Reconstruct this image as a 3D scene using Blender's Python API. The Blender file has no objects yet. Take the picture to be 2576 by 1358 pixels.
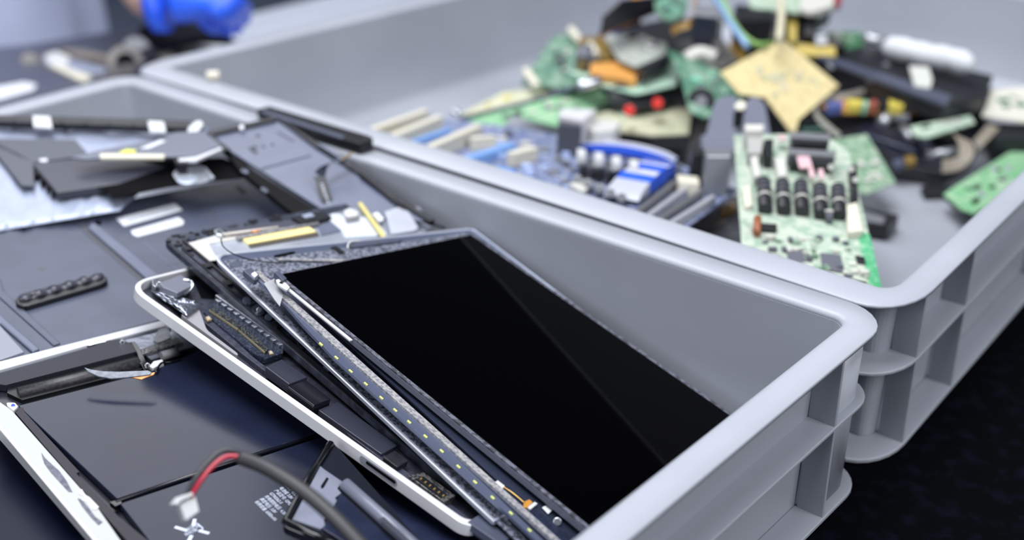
import bpy, bmesh, math, random
from mathutils import Vector, Matrix
random.seed(7)
S = bpy.context.scene
COL = S.collection
# ------------------------------------------------------------------ camera, world, lights, exposure
FPX = 3061.0; TILT = math.radians(25.8); CAM = Vector((0, 0, .468)); RIM = .12
cd = bpy.data.cameras.new('camera'); cam = bpy.data.objects.new('camera', cd); COL.objects.link(cam)
cam.location = CAM; cam.rotation_euler = (math.radians(90) - TILT, 0, 0)
cd.sensor_width = 36; cd.lens = FPX / 2576 * 36; cd.clip_start = .01
cd.dof.use_dof = True; cd.dof.focus_distance = .715; cd.dof.aperture_fstop = 3.3; cd.dof.aperture_blades = 9
S.camera = cam
w = bpy.data.worlds.new('world'); S.world = w; w.use_nodes = True
w.node_tree.nodes['Background'].inputs[0].default_value = (.7, .78, 1, 1)
w.node_tree.nodes['Background'].inputs[1].default_value = .07
def area(name, loc, target, sx, sy, power, col):
    l = bpy.data.lights.new(name, 'AREA'); l.shape = 'RECTANGLE'; l.size = sx; l.size_y = sy; l.energy = power; l.color = col
    o = bpy.data.objects.new(name, l); COL.objects.link(o); o.location = loc
    o.rotation_euler = (Vector(target) - Vector(loc)).to_track_quat('-Z', 'Y').to_euler()
    return o
area('ceiling_panel_light', (-.3, .7, 2.4), (0, .7, 0), 1.8, 1.4, 60, (.96, .975, 1))
area('softbox_light', (-1.05, 2.35, 2.1), (-.1, .75, .1), 1.7, 1.5, 21, (.94, .96, 1))
area('left_fill_light', (-1.7, -1.1, 1.5), (0, .8, .05), 1.5, 1.3, 20, (.92, .95, 1))  # unseen fill added from the left to brighten the crate's inner wall
area('right_fill_light', (1.9, -.9, 2.0), (.2, .6, .1), 1.8, 1.6, 46, (.96, .975, 1))  # fill lamp added out of view to lift the dark crate fronts
S.view_settings.view_transform = 'Standard'; S.view_settings.look = 'None'
S.view_settings.exposure = .54; S.view_settings.gamma = 1; S.view_settings.use_curve_mapping = False

# ------------------------------------------------------------------ placing: pixel -> point on a surface
CT, ST = math.cos(TILT), math.sin(TILT)
def ray(u, v):
    a, b = u - 1288, 679 - v
    return Vector((a, FPX * CT + b * ST, b * CT - FPX * ST))
def P(u, v, z):
    r = ray(u, v); return CAM + r * ((z - CAM.z) / r.z)
class Plane:
    def __init__(s, *tri):
        p = [P(*t) for t in tri]
        s.o = p[0]; s.n = (p[1] - p[0]).cross(p[2] - p[0]).normalized()
        if s.n.z < 0: s.n = -s.n
    def at(s, u, v, h=0):
        r = ray(u, v); o = s.o + s.n * h
        return CAM + r * ((o - CAM).dot(s.n) / r.dot(s.n))
    def pts(s, px, h=0): return [s.at(u, v, h) for u, v in px]
def flat(z): return Plane((1000, 700, z), (1100, 700, z), (1000, 800, z))
def rnd(pts, r, n=4):
    out = []; k = len(pts)
    for i, p in enumerate(pts):
        rr = r[i] if isinstance(r, (list, tuple)) else r
        a, b = pts[i - 1] - p, pts[(i + 1) % k] - p
        if rr <= 0: out.append(p); continue
        ra = min(rr, a.length * .48); rb = min(rr, b.length * .48)
        A = p + a.normalized() * ra; B = p + b.normalized() * rb
        for j in range(n + 1):
            t = j / n; out.append(A * (1 - t) ** 2 + p * 2 * t * (1 - t) + B * t * t)
    return out
def smooth_path(pts, n=6):
    pts = [Vector(p) for p in pts]; out = []
    for i in range(len(pts) - 1):
        p0 = pts[max(i - 1, 0)]; p1 = pts[i]; p2 = pts[i + 1]; p3 = pts[min(i + 2, len(pts) - 1)]
        for j in range(n):
            t = j / n
            out.append(.5 * ((2 * p1) + (p2 - p0) * t + (2 * p0 - 5 * p1 + 4 * p2 - p3) * t * t + (3 * p1 - p0 - 3 * p2 + p3) * t ** 3))
    out.append(pts[-1]); return out

# ------------------------------------------------------------------ objects
ORG = {}
def thing(name, label, cat, loc, group=None):
    o = bpy.data.objects.new(name, None); COL.objects.link(o); o.location = loc; o.empty_display_size = .02
    o['label'] = label; o['category'] = cat
    if group: o['group'] = group
    ORG[o.name] = Vector(loc); return o
def tag(o, label, cat, group=None):
    o['label'] = label; o['category'] = cat
    if group: o['group'] = group
    return o
class M:
    def __init__(s): s.v = []; s.f = []; s.sm = []
    def _add(s, vs, fs, smooth=False):
        b = len(s.v); s.v += [Vector(x) for x in vs]
        for f in fs: s.f.append([b + i for i in f]); s.sm.append(smooth)
        return s
    def prism(s, top, bot):
        n = len(top); top = list(top)
        if isinstance(bot, Vector): bot = [p + bot for p in top]
        fs = [list(range(n)), list(range(2 * n - 1, n - 1, -1))]
        for i in range(n): j = (i + 1) % n; fs.append([j, i, n + i, n + j])
        return s._add(top + list(bot), fs)
    def slab(s, pl, px, h1, h0, r=0):                       # outline on a plane, from height h0 up to h1
        t = pl.pts(px, h1)
        if r: t = rnd(t, r)
        return s.prism(t, pl.n * (h0 - h1))
    def box(s, c, ax, ay, az):
        c = Vector(c); ax, ay, az = Vector(ax), Vector(ay), Vector(az)
        t = [c - ax - ay + az, c + ax - ay + az, c + ax + ay + az, c - ax + ay + az]
        return s.prism(t, az * -2)
    def ring(s, outer, inner, vec):                         # frame between two outlines of equal length
        n = len(outer); vs = list(outer) + list(inner) + [p + vec for p in outer] + [p + vec for p in inner]; fs = []
        for i in range(n):
            j = (i + 1) % n
            fs += [[i, j, n + j, n + i], [2 * n + j, 2 * n + i, 3 * n + i, 3 * n + j], [j, i, 2 * n + i, 2 * n + j], [n + i, n + j, 3 * n + j, 3 * n + i]]
        return s._add(vs, fs)
    def tube(s, pts, r, n=8, sm=True):
        pts = [Vector(p) for p in pts]; vs = []; fs = []; k = len(pts); up = None
        for i, p in enumerate(pts):
            d = (pts[min(i + 1, k - 1)] - pts[max(i - 1, 0)]).normalized()
            if up is None: up = Vector((0, 0, 1)) if abs(d.z) < .9 else Vector((1, 0, 0))
            x = d.cross(up).normalized(); up = x.cross(d).normalized()
            rr = r[i] if isinstance(r, (list, tuple)) else r
            for q in range(n):
                a = 2 * math.pi * q / n; vs.append(p + (x * math.cos(a) + up * math.sin(a)) * rr)
        for i in range(k - 1):
            for q in range(n): z = (q + 1) % n; fs.append([i * n + q, i * n + z, (i + 1) * n + z, (i + 1) * n + q])
        s._add(vs, fs, sm); b = len(s.v) - len(vs)
        s.f.append([b + q for q in range(n)][::-1]); s.sm.append(False)
        s.f.append([b + (k - 1) * n + q for q in range(n)]); s.sm.append(False); return s
    def cyl(s, base, top, r, n=20, r2=None): return s.tube([base, top], [r, r if r2 is None else r2], n)
    def ribbon(s, pts, side, w, t):                         # flat strip along pts; side = width direction(s)
        pts = [Vector(p) for p in pts]; k = len(pts); vs = []; fs = []
        for i, p in enumerate(pts):
            d = (pts[min(i + 1, k - 1)] - pts[max(i - 1, 0)]).normalized()
            sd = Vector(side[i] if isinstance(side, list) else side); sd = (sd - d * sd.dot(d)).normalized(); nn = d.cross(sd).normalized()
            ww = w[i] if isinstance(w, list) else w
            vs += [p + sd * ww + nn * t, p - sd * ww + nn * t, p - sd * ww - nn * t, p + sd * ww - nn * t]
        for i in range(k - 1):
            for q in range(4): z = (q + 1) % 4; fs.append([i * 4 + q, i * 4 + z, i * 4 + 4 + z, i * 4 + 4 + q])
        fs += [[3, 2, 1, 0], [4 * k - 4, 4 * k - 3, 4 * k - 2, 4 * k - 1]]
        return s._add(vs, fs)
    def sweep(s, loops, closed=False, cap0=False, cap1=False, sm=False):
        n = len(loops[0]); k = len(loops); fs = []
        for i in range(k if closed else k - 1):
            a = i * n; b = ((i + 1) % k) * n
            for q in range(n): z = (q + 1) % n; fs.append([a + q, a + z, b + z, b + q])
        if cap0: fs.append(list(range(n))[::-1])
        if cap1: fs.append([(k - 1) * n + q for q in range(n)])
        return s._add([p for l in loops for p in l], fs, sm)
    def build(s, name, mat, parent=None, bevel=0, seg=2, smooth=False, loc=None):
        me = bpy.data.meshes.new(name)
        if parent is not None: org = ORG[parent.name]
        else:
            org = Vector(loc) if loc is not None else Vector((sum(p.x for p in s.v) / len(s.v), sum(p.y for p in s.v) / len(s.v), min(p.z for p in s.v)))
        me.from_pydata([p - org for p in s.v], [], s.f)
        me.polygons.foreach_set('use_smooth', [bool(x or smooth) for x in s.sm])
        bm = bmesh.new(); bm.from_mesh(me); bmesh.ops.recalc_face_normals(bm, faces=bm.faces); bm.to_mesh(me); bm.free()
        me.materials.append(mat)
        o = bpy.data.objects.new(name, me); COL.objects.link(o)
        if parent is not None: o.parent = parent
        else: o.location = org
        ORG[o.name] = org
        if bevel:
            b = o.modifiers.new('bevel', 'BEVEL'); b.width = bevel; b.segments = seg; b.limit_method = 'ANGLE'; b.angle_limit = math.radians(40)
        return o
def text(name, string, pl, p0, p1, h, height, mat, parent, extrude=.00003, space=1.0, flip=1, squash=1.0):
    """writing laid flat on a plane, starting at pixel p0 and running towards pixel p1"""
    cu = bpy.data.curves.new(name, 'FONT'); cu.body = string; cu.size = height; cu.extrude = extrude; cu.space_line = space
    a, b = pl.at(*p0, h), pl.at(*p1, h); x = (b - a).normalized(); y = pl.n.cross(x) * flip
    tmp = bpy.data.objects.new(name, cu); COL.objects.link(tmp)
    bpy.context.view_layer.update()
    me = bpy.data.meshes.new_from_object(tmp.evaluated_get(bpy.context.evaluated_depsgraph_get()))
    bpy.data.objects.remove(tmp)
    org = ORG[parent.name]
    for vv in me.vertices: vv.co = a + x * vv.co.x * squash + y * vv.co.y + pl.n * vv.co.z - org
    me.materials.clear(); me.materials.append(mat); me.name = name
    o = bpy.data.objects.new(name, me); COL.objects.link(o); o.parent = parent; ORG[o.name] = org; return o

# ------------------------------------------------------------------ materials
def lin(c): return tuple(((x / 255) / 12.92 if x / 255 <= .04045 else ((x / 255 + .055) / 1.055) ** 2.4) for x in c) + (1,)
MATS = {}
def mat(name, c, rough=.5, metal=0, spec=.5, c2=None, scale=60, thr=(.4, .6), kind='noise', bump=0, bscale=300, rvar=0, trans=0, alpha=1, coat=0, ior=1.5):
    if name in MATS: return MATS[name]
    m = bpy.data.materials.new(name); m.use_nodes = True; nt = m.node_tree; N = nt.nodes; L = nt.links; b = N['Principled BSDF']
    b.inputs['Base Color'].default_value = lin(c); b.inputs['Roughness'].default_value = rough; b.inputs['Metallic'].default_value = metal
    b.inputs['Specular IOR Level'].default_value = spec; b.inputs['Transmission Weight'].default_value = trans; b.inputs['Alpha'].default_value = alpha
    b.inputs['Coat Weight'].default_value = coat; b.inputs['Coat Roughness'].default_value = .1
    b.inputs['IOR'].default_value = ior
    tc = N.new('ShaderNodeTexCoord')
    def tex(kd, sc, det=4):
        if kd == 'noise': t = N.new('ShaderNodeTexNoise'); t.inputs['Detail'].default_value = det; t.inputs['Scale'].default_value = sc; L.new(tc.outputs['Object'], t.inputs['Vector']); return t.outputs['Fac']
        if kd == 'cell': t = N.new('ShaderNodeTexVoronoi'); t.inputs['Scale'].default_value = sc; t.distance = 'CHEBYCHEV'; L.new(tc.outputs['Object'], t.inputs['Vector']); return t.outputs['Color']
        if kd == 'dots': t = N.new('ShaderNodeTexVoronoi'); t.inputs['Scale'].default_value = sc; L.new(tc.outputs['Object'], t.inputs['Vector']); return t.outputs['Distance']
        if kd == 'wave': t = N.new('ShaderNodeTexWave'); t.inputs['Scale'].default_value = sc; t.inputs['Distortion'].default_value = 6; t.inputs['Detail'].default_value = 3; t.inputs['Detail Scale'].default_value = 1; L.new(tc.outputs['Object'], t.inputs['Vector']); return t.outputs['Fac']
    if c2 is not None:
        src = tex(kind, scale)
        if kind == 'cell':
            sep = N.new('ShaderNodeSeparateColor'); L.new(src, sep.inputs[0]); src = sep.outputs[0]
        mr = N.new('ShaderNodeMapRange'); mr.inputs['From Min'].default_value = thr[0]; mr.inputs['From Max'].default_value = thr[1]; L.new(src, mr.inputs['Value'])
        mx = N.new('ShaderNodeMix'); mx.data_type = 'RGBA'; mx.inputs['A'].default_value = lin(c); mx.inputs['B'].default_value = lin(c2)
        L.new(mr.outputs[0], mx.inputs['Factor']); L.new(mx.outputs['Result'], b.inputs['Base Color'])
    if rvar:
        t = tex('noise', bscale * .3); mr = N.new('ShaderNodeMapRange'); mr.inputs['To Min'].default_value = rough - rvar; mr.inputs['To Max'].default_value = rough + rvar
        L.new(t, mr.inputs['Value']); L.new(mr.outputs[0], b.inputs['Roughness'])
    if bump:
        t = tex('noise', bscale); bp = N.new('ShaderNodeBump'); bp.inputs['Strength'].default_value = 1; bp.inputs['Distance'].default_value = bump
        L.new(t, bp.inputs['Height']); L.new(bp.outputs[0], b.inputs['Normal'])
    MATS[name] = m; return m
crate_m = mat('crate_plastic', (159, 163, 173), .38, spec=.45, c2=(154, 158, 168), scale=8, bump=.00002, bscale=900)
slate = mat('dark_grey_plastic', (70, 76, 94), .42, c2=(66, 71, 88), scale=30, bump=.00003, bscale=2500)
slate2 = mat('mid_grey_plastic', (92, 98, 118), .40, c2=(86, 92, 112), scale=30, bump=.00003, bscale=1500)
blk = mat('black_plastic', (20, 21, 27), .42, spec=.35, c2=(32, 33, 39), scale=80, bump=.00003, bscale=900)
blkg = mat('black_gloss', (12, 13, 18), .16, spec=.5, rvar=.03)
glass = mat('black_screen_glass', (1, 1, 2), .06, ior=1.12)
navy = mat('navy_black_film', (9, 14, 34), .35, spec=.15, c2=(44, 52, 78), scale=14, thr=(.5, .8))
batt = mat('battery_film', (26, 31, 50), .17, spec=.24, c2=(22, 27, 44), scale=12)
alu = mat('pale_aluminium', (214, 216, 222), .34, metal=.55, bump=.00001, bscale=3000)
alu_d = mat('grey_aluminium', (168, 176, 196), .3, metal=.35, bump=.00001, bscale=2500)
whitep = mat('white_plastic', (194, 195, 198), .4)
cream = mat('cream_plastic', (202, 198, 183), .5)
steel = mat('bright_steel', (200, 204, 212), .28, metal=1)
foil = mat('silver_foil', (152, 160, 182), .45, metal=.35, bump=.0012, bscale=22)
glue = mat('fuzzy_adhesive', (92, 95, 108), .75, c2=(44, 46, 56), scale=260, thr=(.42, .6), bump=.0004, bscale=700)
foam = mat('grey_foam_tape', (150, 148, 148), .8, c2=(104, 106, 116), scale=500, bump=.0003, bscale=900)
label_m = mat('white_label', (208, 211, 218), .45)
ink = mat('grey_ink', (172, 177, 188), .6)
wink = mat('white_ink', (196, 204, 224), .6)
gold = mat('gold_contacts', (206, 170, 96), .35, metal=.8)
# ------------------------------------------------------------------ the setting
E1 = Vector((-.764, .645, 0)).normalized(); E2 = Vector((.645, .764, 0)).normalized(); F0 = Vector((.236, .6535, 0))
def W(e1, e2, z): return F0 + E1 * e1 + E2 * e2 + Vector((0, 0, z))
def struct(name, m, mt, **k):
    o = m.build(name, mt, **k); o['kind'] = 'structure'; return o
floor_m = mat('slate_floor', (120, 132, 156), .6, c2=(112, 124, 148), scale=6)
m = M(); m.box((0, 1.5, -.77), (5, 0, 0), (0, 5, 0), (0, 0, .01)); struct('floor', m, floor_m)
top_m = mat('pale_laminate', (176, 182, 196), .35, c2=(170, 176, 190), scale=5)
t = thing('work_table', 'pale grey laminate work table standing behind and beneath the crates', 'table', W(.4, .2, -.76))
m = M(); m.prism([W(-.3, -1.3, -.003), W(-.3, 1.5, -.003), W(1.3, 1.5, -.003), W(1.3, -1.3, -.003)], Vector((0, 0, -.03))); m.build('tabletop', top_m, t, bevel=.002)
for a, b in ((-.22, -1.2), (-.22, 1.4), (1.22, -1.2), (1.22, 1.4)):
    m = M(); m.box(W(a, b, -.397), (.025, 0, 0), (0, .025, 0), (0, 0, .363)); m.build('leg', steel, t)
cloth = mat('black_felt', (1, 2, 4), .95, spec=.05, c2=(7, 10, 22), scale=70, thr=(.5, .75), bump=.0006, bscale=250)
m = M(); m.prism([W(-.3, -.75, -.0006), W(-.3, 1.5, -.0006), W(.62, 1.5, -.0006), W(.62, -.75, -.0006)], Vector((0, 0, -.0018)))
tag(m.build('felt_cover', cloth, bevel=.0005), 'black felt cloth covering the table under the two grey crates', 'cloth')

# ------------------------------------------------------------------ crates
def crate(label, quad, ribs_front, ribs_other, mirror=False, bow=0):
    LL, WW = .8, .6
    def mp(u, v, z):
        s, q = u / LL, v / WW
        a = quad[0] * (1 - s) + quad[1] * s; b = quad[3] * (1 - s) + quad[2] * s
        p = a * (1 - q) + b * q + E2 * bow * math.sin(math.pi * s) * (1 - q); return Vector((p.x, p.y, RIM + z))
    def loop(ins, z, R=.031, n=7):
        r = max(R - ins, .006); pts = []; ST_ = 10
        for cx, cy, a0 in ((LL - ins - r, WW - ins - r, 0), (ins + r, WW - ins - r, 90), (ins + r, ins + r, 180), (LL - ins - r, ins + r, 270)):
            for j in range(n + 1):
                a = math.radians(a0 + 90 * j / n); pts.append(mp(cx + r * math.cos(a), cy + r * math.sin(a), z))
            if bow and a0 == 180:                                   # the long near side is bowed: extra points along it
                for j in range(1, ST_): pts.append(mp(ins + r + (LL - 2 * ins - 2 * r) * j / ST_, ins, z))
        return pts
    t = thing('storage_crate', label, 'crate', mp(LL / 2, WW / 2, -RIM))
    m = M(); m.sweep([loop(*q) for q in ((0, -.0024), (0, -.0008), (.0006, 0), (.0165, 0), (.0188, -.0006), (.0206, -.0022), (.0214, -.0048), (.0196, -.0062), (.0180, -.0036), (.0160, -.0024))], closed=True, sm=True)
    m.build('rim', crate_m, t)
    m = M(); m.sweep([loop(*q) for q in ((.0216, -.0046), (.0222, -.03), (.0232, -.06), (.0245, -.104), (.0270, -.111), (.0340, -.1145))], cap1=True, sm=True)
    m.sweep([loop(*q) for q in ((.0216, -.0046), (.0192, -.0050), (.0220, -.119), (.0260, -.1195))], cap1=True); m.build('body', crate_m, t)
    for zc, th in ((-.051, .0013), (-.1175, .0016)):
        m = M(); m.sweep([loop(*q) for q in ((.0015, zc + th - .0006), (.0022, zc + th), (.0215, zc + th), (.0215, zc - th), (.0022, zc - th), (.0015, zc - th + .0006))], closed=True); m.build('flange', crate_m, t)
    def rib(u0, v0, u1, v1):
        d = (mp(u1, v1, 0) - mp(u0, v0, 0)).normalized(); sd = Vector((-d.y, d.x, 0)) * .0012
        a, b = mp(u0, v0, -.0022), mp(u1, v1, -.0022)
        m = M(); m.prism([a - sd, b - sd, b + sd, a + sd], Vector((0, 0, -.1165))); m.build('rib', crate_m, t, bevel=.0005)
    for d in ribs_front: rib(.0022, d, .0200, d)
    for d in ribs_other: rib(LL - .0022, d, LL - .0200, d)
    for d in (.06, .22, .4, .58, .74): rib(d, .0022, d, .0200); rib(d, WW - .0022, d, WW - .0200)
    if mirror:                                                      # smooth corner panels nearly flush with the rim
        for k0 in range(4):
            m = M(); n = 7
            def arc(ins, z):
                L_ = loop(ins, z)[k0 * 8:k0 * 8 + 8]; r = loop(ins, z)
                a = (L_[0] - r[k0 * 8 - 1]).normalized(); b = (r[(k0 * 8 + 8) % 32] - L_[-1]).normalized()
                return [L_[0] - a * .026] + L_ + [L_[-1] + b * .026]
            o1, o2, i1, i2 = arc(.0065, -.004), arc(.0085, -.1175), arc(.0090, -.004), arc(.0110, -.1175)
            vs = o1 + i1 + i2 + o2; q_ = len(o1); fs = []
            for i in range(q_ - 1):
                for a_, b_ in ((0, 1), (1, 2), (2, 3), (3, 0)): fs.append([a_ * q_ + i, a_ * q_ + i + 1, b_ * q_ + i + 1, b_ * q_ + i])
            fs += [[0, q_, 2 * q_, 3 * q_], [q_ - 1, 2 * q_ - 1, 3 * q_ - 1, 4 * q_ - 1]]
            m._add(vs, fs, True); m.build('corner_panel', crate_m, t)
    return t
# quad order: front-near, back-near, back-far, front-far (front = towards the viewer's right)
q = [W(.003, -.6, 0), W(.8, -.6, 0), W(.8, 0, 0), W(.003, 0, 0)]
crate('low grey plastic crate heaped with stripped laptop lids and bases', q, (.062, .3, .538), (.062, .3, .538), True)
nf, nb = W(-.002, .0012, 0), W(.818, .0030, 0)
q = [nf, nb, nb + .93 * Vector((.682, .731, 0)), nf + .93 * Vector((.610, .792, 0))]
crate('low grey plastic crate filled with circuit boards and mixed electronic scrap', q, (.03, .09, .235, .365, .51, .57), (.06, .3, .54), bow=.0055)
# ------------------------------------------------------------------ front crate: stripped laptops, nearest first
def ext(a, b, L): return a + (b - a).normalized() * L
# display panel on top of the heap
SC = Plane((705, 690, .132), (1185, 590, .0994), (1475, 1315, .0715))
a, b = SC.at(705, 690), SC.at(1185, 590)
c, d = ext(a, SC.at(1475, 1315), .289), ext(b, SC.at(1830, 1040), .289)
t = thing('laptop_screen', 'black glossy laptop display panel lying on top of the front crate heap', 'laptop screen', (a + b + c + d) / 4 - SC.n * .004)
m = M(); m.prism([a, b, d, c], SC.n * -.0012); m.build('screen_glass', glass, t, bevel=.0002)
ex, ey = (c - a).normalized(), (b - a).normalized()
def inf(q, x, y, h=0): return q + ex * x + ey * y + SC.n * h
o_ = [inf(a, -.0012, -.0028, -.0002), inf(b, -.0012, .0034, -.0002), inf(d, .002, .0034, -.0002), inf(c, .002, -.0028, -.0002)]
i_ = [inf(a, .0001, .0001, -.0002), inf(b, .0001, -.0001, -.0002), inf(d, 0, -.0001, -.0002), inf(c, 0, .0001, -.0002)]
m = M(); m.ring(o_, i_, SC.n * -.0008); m.build('gasket', glue, t)
m = M(); m.prism([inf(p, 0, 0, -.001) for p in o_], SC.n * -.0040); m.build('backplate', mat('backplate_grey', (86, 90, 106), .5), t, bevel=.0004)
m = M(); p0, p1 = inf(a, .003, -.0034, -.0012), inf(a, .075, -.0034, -.0012)
m.prism([p0, p1, p1 - ey * .0022, p0 - ey * .0022], SC.n * -.0008); m.build('white_edge_strip', whitep, t)
m = M()
m.slab(SC, [(690, 683), (702, 680), (722, 700), (712, 706)], .0018, -.002); m.build('corner_bracket', slate, t, bevel=.0003)
m = M(); m.slab(SC, [(694, 703), (708, 700), (730, 722), (722, 730), (700, 716)], .0002, -.0012, .001); m.build('tab', whitep, t, bevel=.0002)
m = M(); m.cyl(SC.at(707, 712, .0001), SC.at(707, 712, .0005), .0011); m.build('tab_hole', blk, t)

# pale aluminium lid under the display, glue residue along its border
LID = Plane((543, 650, .1275), (1180, 575, .0960), (1311, 1358, .0660))
o = LID.at(533, 641); nx = (LID.at(1320, 1384) - o).normalized(); ny = (LID.at(1182, 568) - o); ny = (ny - nx * ny.dot(nx)).normalized()
back = LID.at(1190, 573)
def L(x, y, h=0): return o + nx * x + ny * y + LID.n * h
bd = back - o; bx, by = bd.dot(nx), bd.dot(ny)
LEN = .285
t = thing('laptop_display', 'pale aluminium laptop lid with torn glue along its border, under the black display', 'laptop lid', L(.14, .09, -.006))
out = rnd([L(0, 0), L(bx, by), L(LEN, by), L(LEN, 0)], [.011, .004, .002, .002], 6)
inn = rnd([L(.0016, .0018), L(bx + .0016, by - .0018), L(LEN - .002, by - .0018), L(LEN - .002, .0018)], [.010, .003, .001, .001], 6)
m = M(); m.ring(out, inn, LID.n * -.0034); m.build('edge_frame', alu_d, t, bevel=.0005)
m = M(); m.prism([p - LID.n * .0012 for p in inn], LID.n * -.0018); m.build('lid_shell', mat('lid_inner_blue_grey', (92, 100, 122), .35, metal=.5), t)
gl = mat('glue_residue', (112, 116, 132), .8, c2=(52, 56, 70), scale=480, thr=(.44, .56), bump=.0008, bscale=420)
m = M(); m.slab(LID, [(562, 655), (700, 645), (855, 625), (1000, 612), (1170, 585), (1180, 592), (880, 668), (735, 694), (688, 700), (652, 688), (640, 700), (700, 770), (690, 775), (600, 700)], -.0002, -.0012, .002); m.build('glue_border', gl, t)
m = M(); m.slab(LID, [(600, 696), (618, 696), (832, 900), (1275, 1306), (1352, 1384), (1326, 1384), (1244, 1306), (812, 900)], -.0001, -.0012); m.build('glue_line', gl, t)
m = M(); m.tube([L(LEN, .0002, -.0006)] + [p - LID.n * .0006 for p in out[0:7]] + [L(bx * .98, by * .98, -.0006)], .0008, 8); m.build('bright_bead', alu, t)
m = M(); m.slab(LID, [(575, 661), (600, 655), (612, 660), (606, 670), (585, 673)], .0001, -.0006, .002); m.build('paint_patch', slate, t)
m = M(); m.slab(LID, [(832, 622), (845, 618), (868, 634), (856, 640)], .0003, -.0006); m.build('black_patch', blk, t)
m = M(); m.slab(LID, [(688, 642), (735, 632), (745, 633), (720, 641), (692, 646)], .0006, -.0004, .001); m.build('torn_film', blkg, t)
m = M(); m.slab(LID, [(880, 610), (1000, 596), (1012, 600), (1006, 606), (886, 622), (876, 618)], .0014, -.0006, .002); cp = m.build('hinge_cap', slate, t, bevel=.0003)
for u, v in ((886, 618), (948, 611)):
    m = M(); m.cyl(LID.at(u, v, .0012), LID.at(u, v, .0022), .0011); m.build('screw', steel, cp)
m = M(); m.tube(smooth_path([LID.at(875, 625, .001), LID.at(876, 614, .002), LID.at(886, 607, .002), LID.at(905, 606, .001)]), .0006); m.build('white_lead', whitep, t)
m = M(); m.ribbon(smooth_path([LID.at(700, 652, .001), LID.at(940, 655, .0012), LID.at(965, 640, .0012), LID.at(1190, 596, .0012)]), ny, .0014, .0003); m.build('fuzzy_strip', foam, t)
# black wire across the lid corner
w_ = smooth_path([LID.at(556, 600, .004), LID.at(562, 620, .006), LID.at(590, 640, .004), LID.at(640, 655, .0025), LID.at(718, 663, .0016)])
m = M(); m.tube(w_, .00045, 6); tag(m.build('antenna_wire', blkg), 'thin black wire curling over the corner of the pale aluminium lid', 'wire')
# backlight strip slipping out between lid and display
BL = Plane((650, 690, .1290), (1000, 620, .1110), (1400, 1358, .0690))
t = thing('backlight_strip', 'long grey backlight strip with small yellow diodes between lid and display', 'light strip', BL.at(1000, 1000, -.004))
def along(p, q, k): return (p[0] + (q[0] - p[0]) * k, p[1] + (q[1] - p[1]) * k)
A0, A1 = (652, 694), (1362, 1358)
m = M(); m.slab(BL, [(632, 690), (648, 682), (1440, 1384), (1410, 1384)], .0000, -.0012); m.build('strip_carrier', mat('carrier_grey', (98, 104, 124), .4, metal=.2), t)
m = M(); m.slab(BL, [(640, 684), (652, 679), (830, 838), (1437, 1384), (1420, 1384), (822, 852)], .0014, 0); m.build('foam_band', foam, t)
m = M(); m.slab(BL, [(672, 712), (690, 722), (840, 862), (1395, 1384), (1374, 1384), (1278, 1294), (840, 900), (760, 815)], -.0002, -.0022); cr = m.build('reflector', mat('reflector_blue', (112, 120, 146), .22, metal=.6), t)
m = M(); m.slab(BL, [(612, 680), (632, 672), (652, 690), (648, 702), (640, 704)], .0030, -.001); m.build('end_clip', slate, t, bevel=.0004)
m = M(); m.slab(BL, [(632, 688), (641, 682), (649, 690), (641, 697)], .0042, .0022); m.build('clip_tab', label_m, t, bevel=.0002)
led = mat('diode_yellow', (206, 214, 120), .3)
for u, v in ((808, 868), (847, 902), (883, 936), (921, 968), (960, 1003), (995, 1034), (1030, 1064), (1071, 1100), (1112, 1137), (1154, 1176), (1196, 1215), (1240, 1254), (1286, 1293), (1333, 1336)):
    m = M(); m.slab(BL, [(u - 6, v - 6), (u - 3, v - 8), (u + 5, v - 1), (u + 2, v + 1)], .0003, -.0006); m.build('diode', led, t)
# torn clear film
m = M(); m.slab(BL, [(664, 712), (690, 700), (706, 722), (712, 742), (704, 770), (690, 752)], .0018, .0014); tag(m.build('film_scrap', mat('milky_film', (176, 178, 184), .3, alpha=.75), bevel=.0001), 'torn milky film scrap stuck at the corner end of the backlight strip', 'film')
# dark trough with circuit board between strip and display
TR = Plane((700, 690, .1290), (900, 650, .1190), (1470, 1340, .0660))
t = thing('display_board', 'dark blue driver board in a black trough beside the display edge', 'circuit board', TR.at(1050, 980, -.003))
m = M(); m.slab(TR, [(690, 690), (740, 700), (1520, 1384), (1440, 1384)], -.0028, -.004); m.build('trough', mat('trough_navy', (46, 52, 70), .25, metal=.3), t)
m = M(); m.slab(TR, [(1240, 1215), (1275, 1220), (1478, 1384), (1420, 1384)], -.0018, -.0028); bd_ = m.build('board', mat('board_navy', (22, 32, 58), .4, c2=(14, 20, 40), scale=900, kind='cell', thr=(.4, .5)), t)
m = M(); m.slab(TR, [(1364, 1276), (1375, 1270), (1390, 1282), (1379, 1292)], -.0015, -.0019); m.build('square_label', label_m, t)
m = M(); m.cyl(TR.at(1402, 1312, -.0022), TR.at(1402, 1312, -.0008), .0022); m.build('board_screw', steel, t, bevel=.0003)
m = M(); m.slab(TR, [(1318, 1262), (1332, 1256), (1340, 1263), (1326, 1277), (1316, 1276)], -.0006, -.0012); m.build('amber_tail', mat('amber_film', (178, 124, 54), .35), t)
m = M(); m.slab(TR, [(1326, 1276), (1345, 1262), (1352, 1266), (1334, 1281)], -.0008, -.002); m.build('tail_connector', whitep, t)
m = M(); m.tube(smooth_path([TR.at(1262, 1222, -.001), TR.at(1290, 1240, 0), TR.at(1320, 1265, -.0006)]), .0004, 6); m.build('lead', gold, t)
m = M(); m.slab(TR, [(1246, 1212), (1252, 1208), (1270, 1222), (1264, 1228)], -.0006, -.002); m.build('lead_plug', whitep, t)

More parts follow.
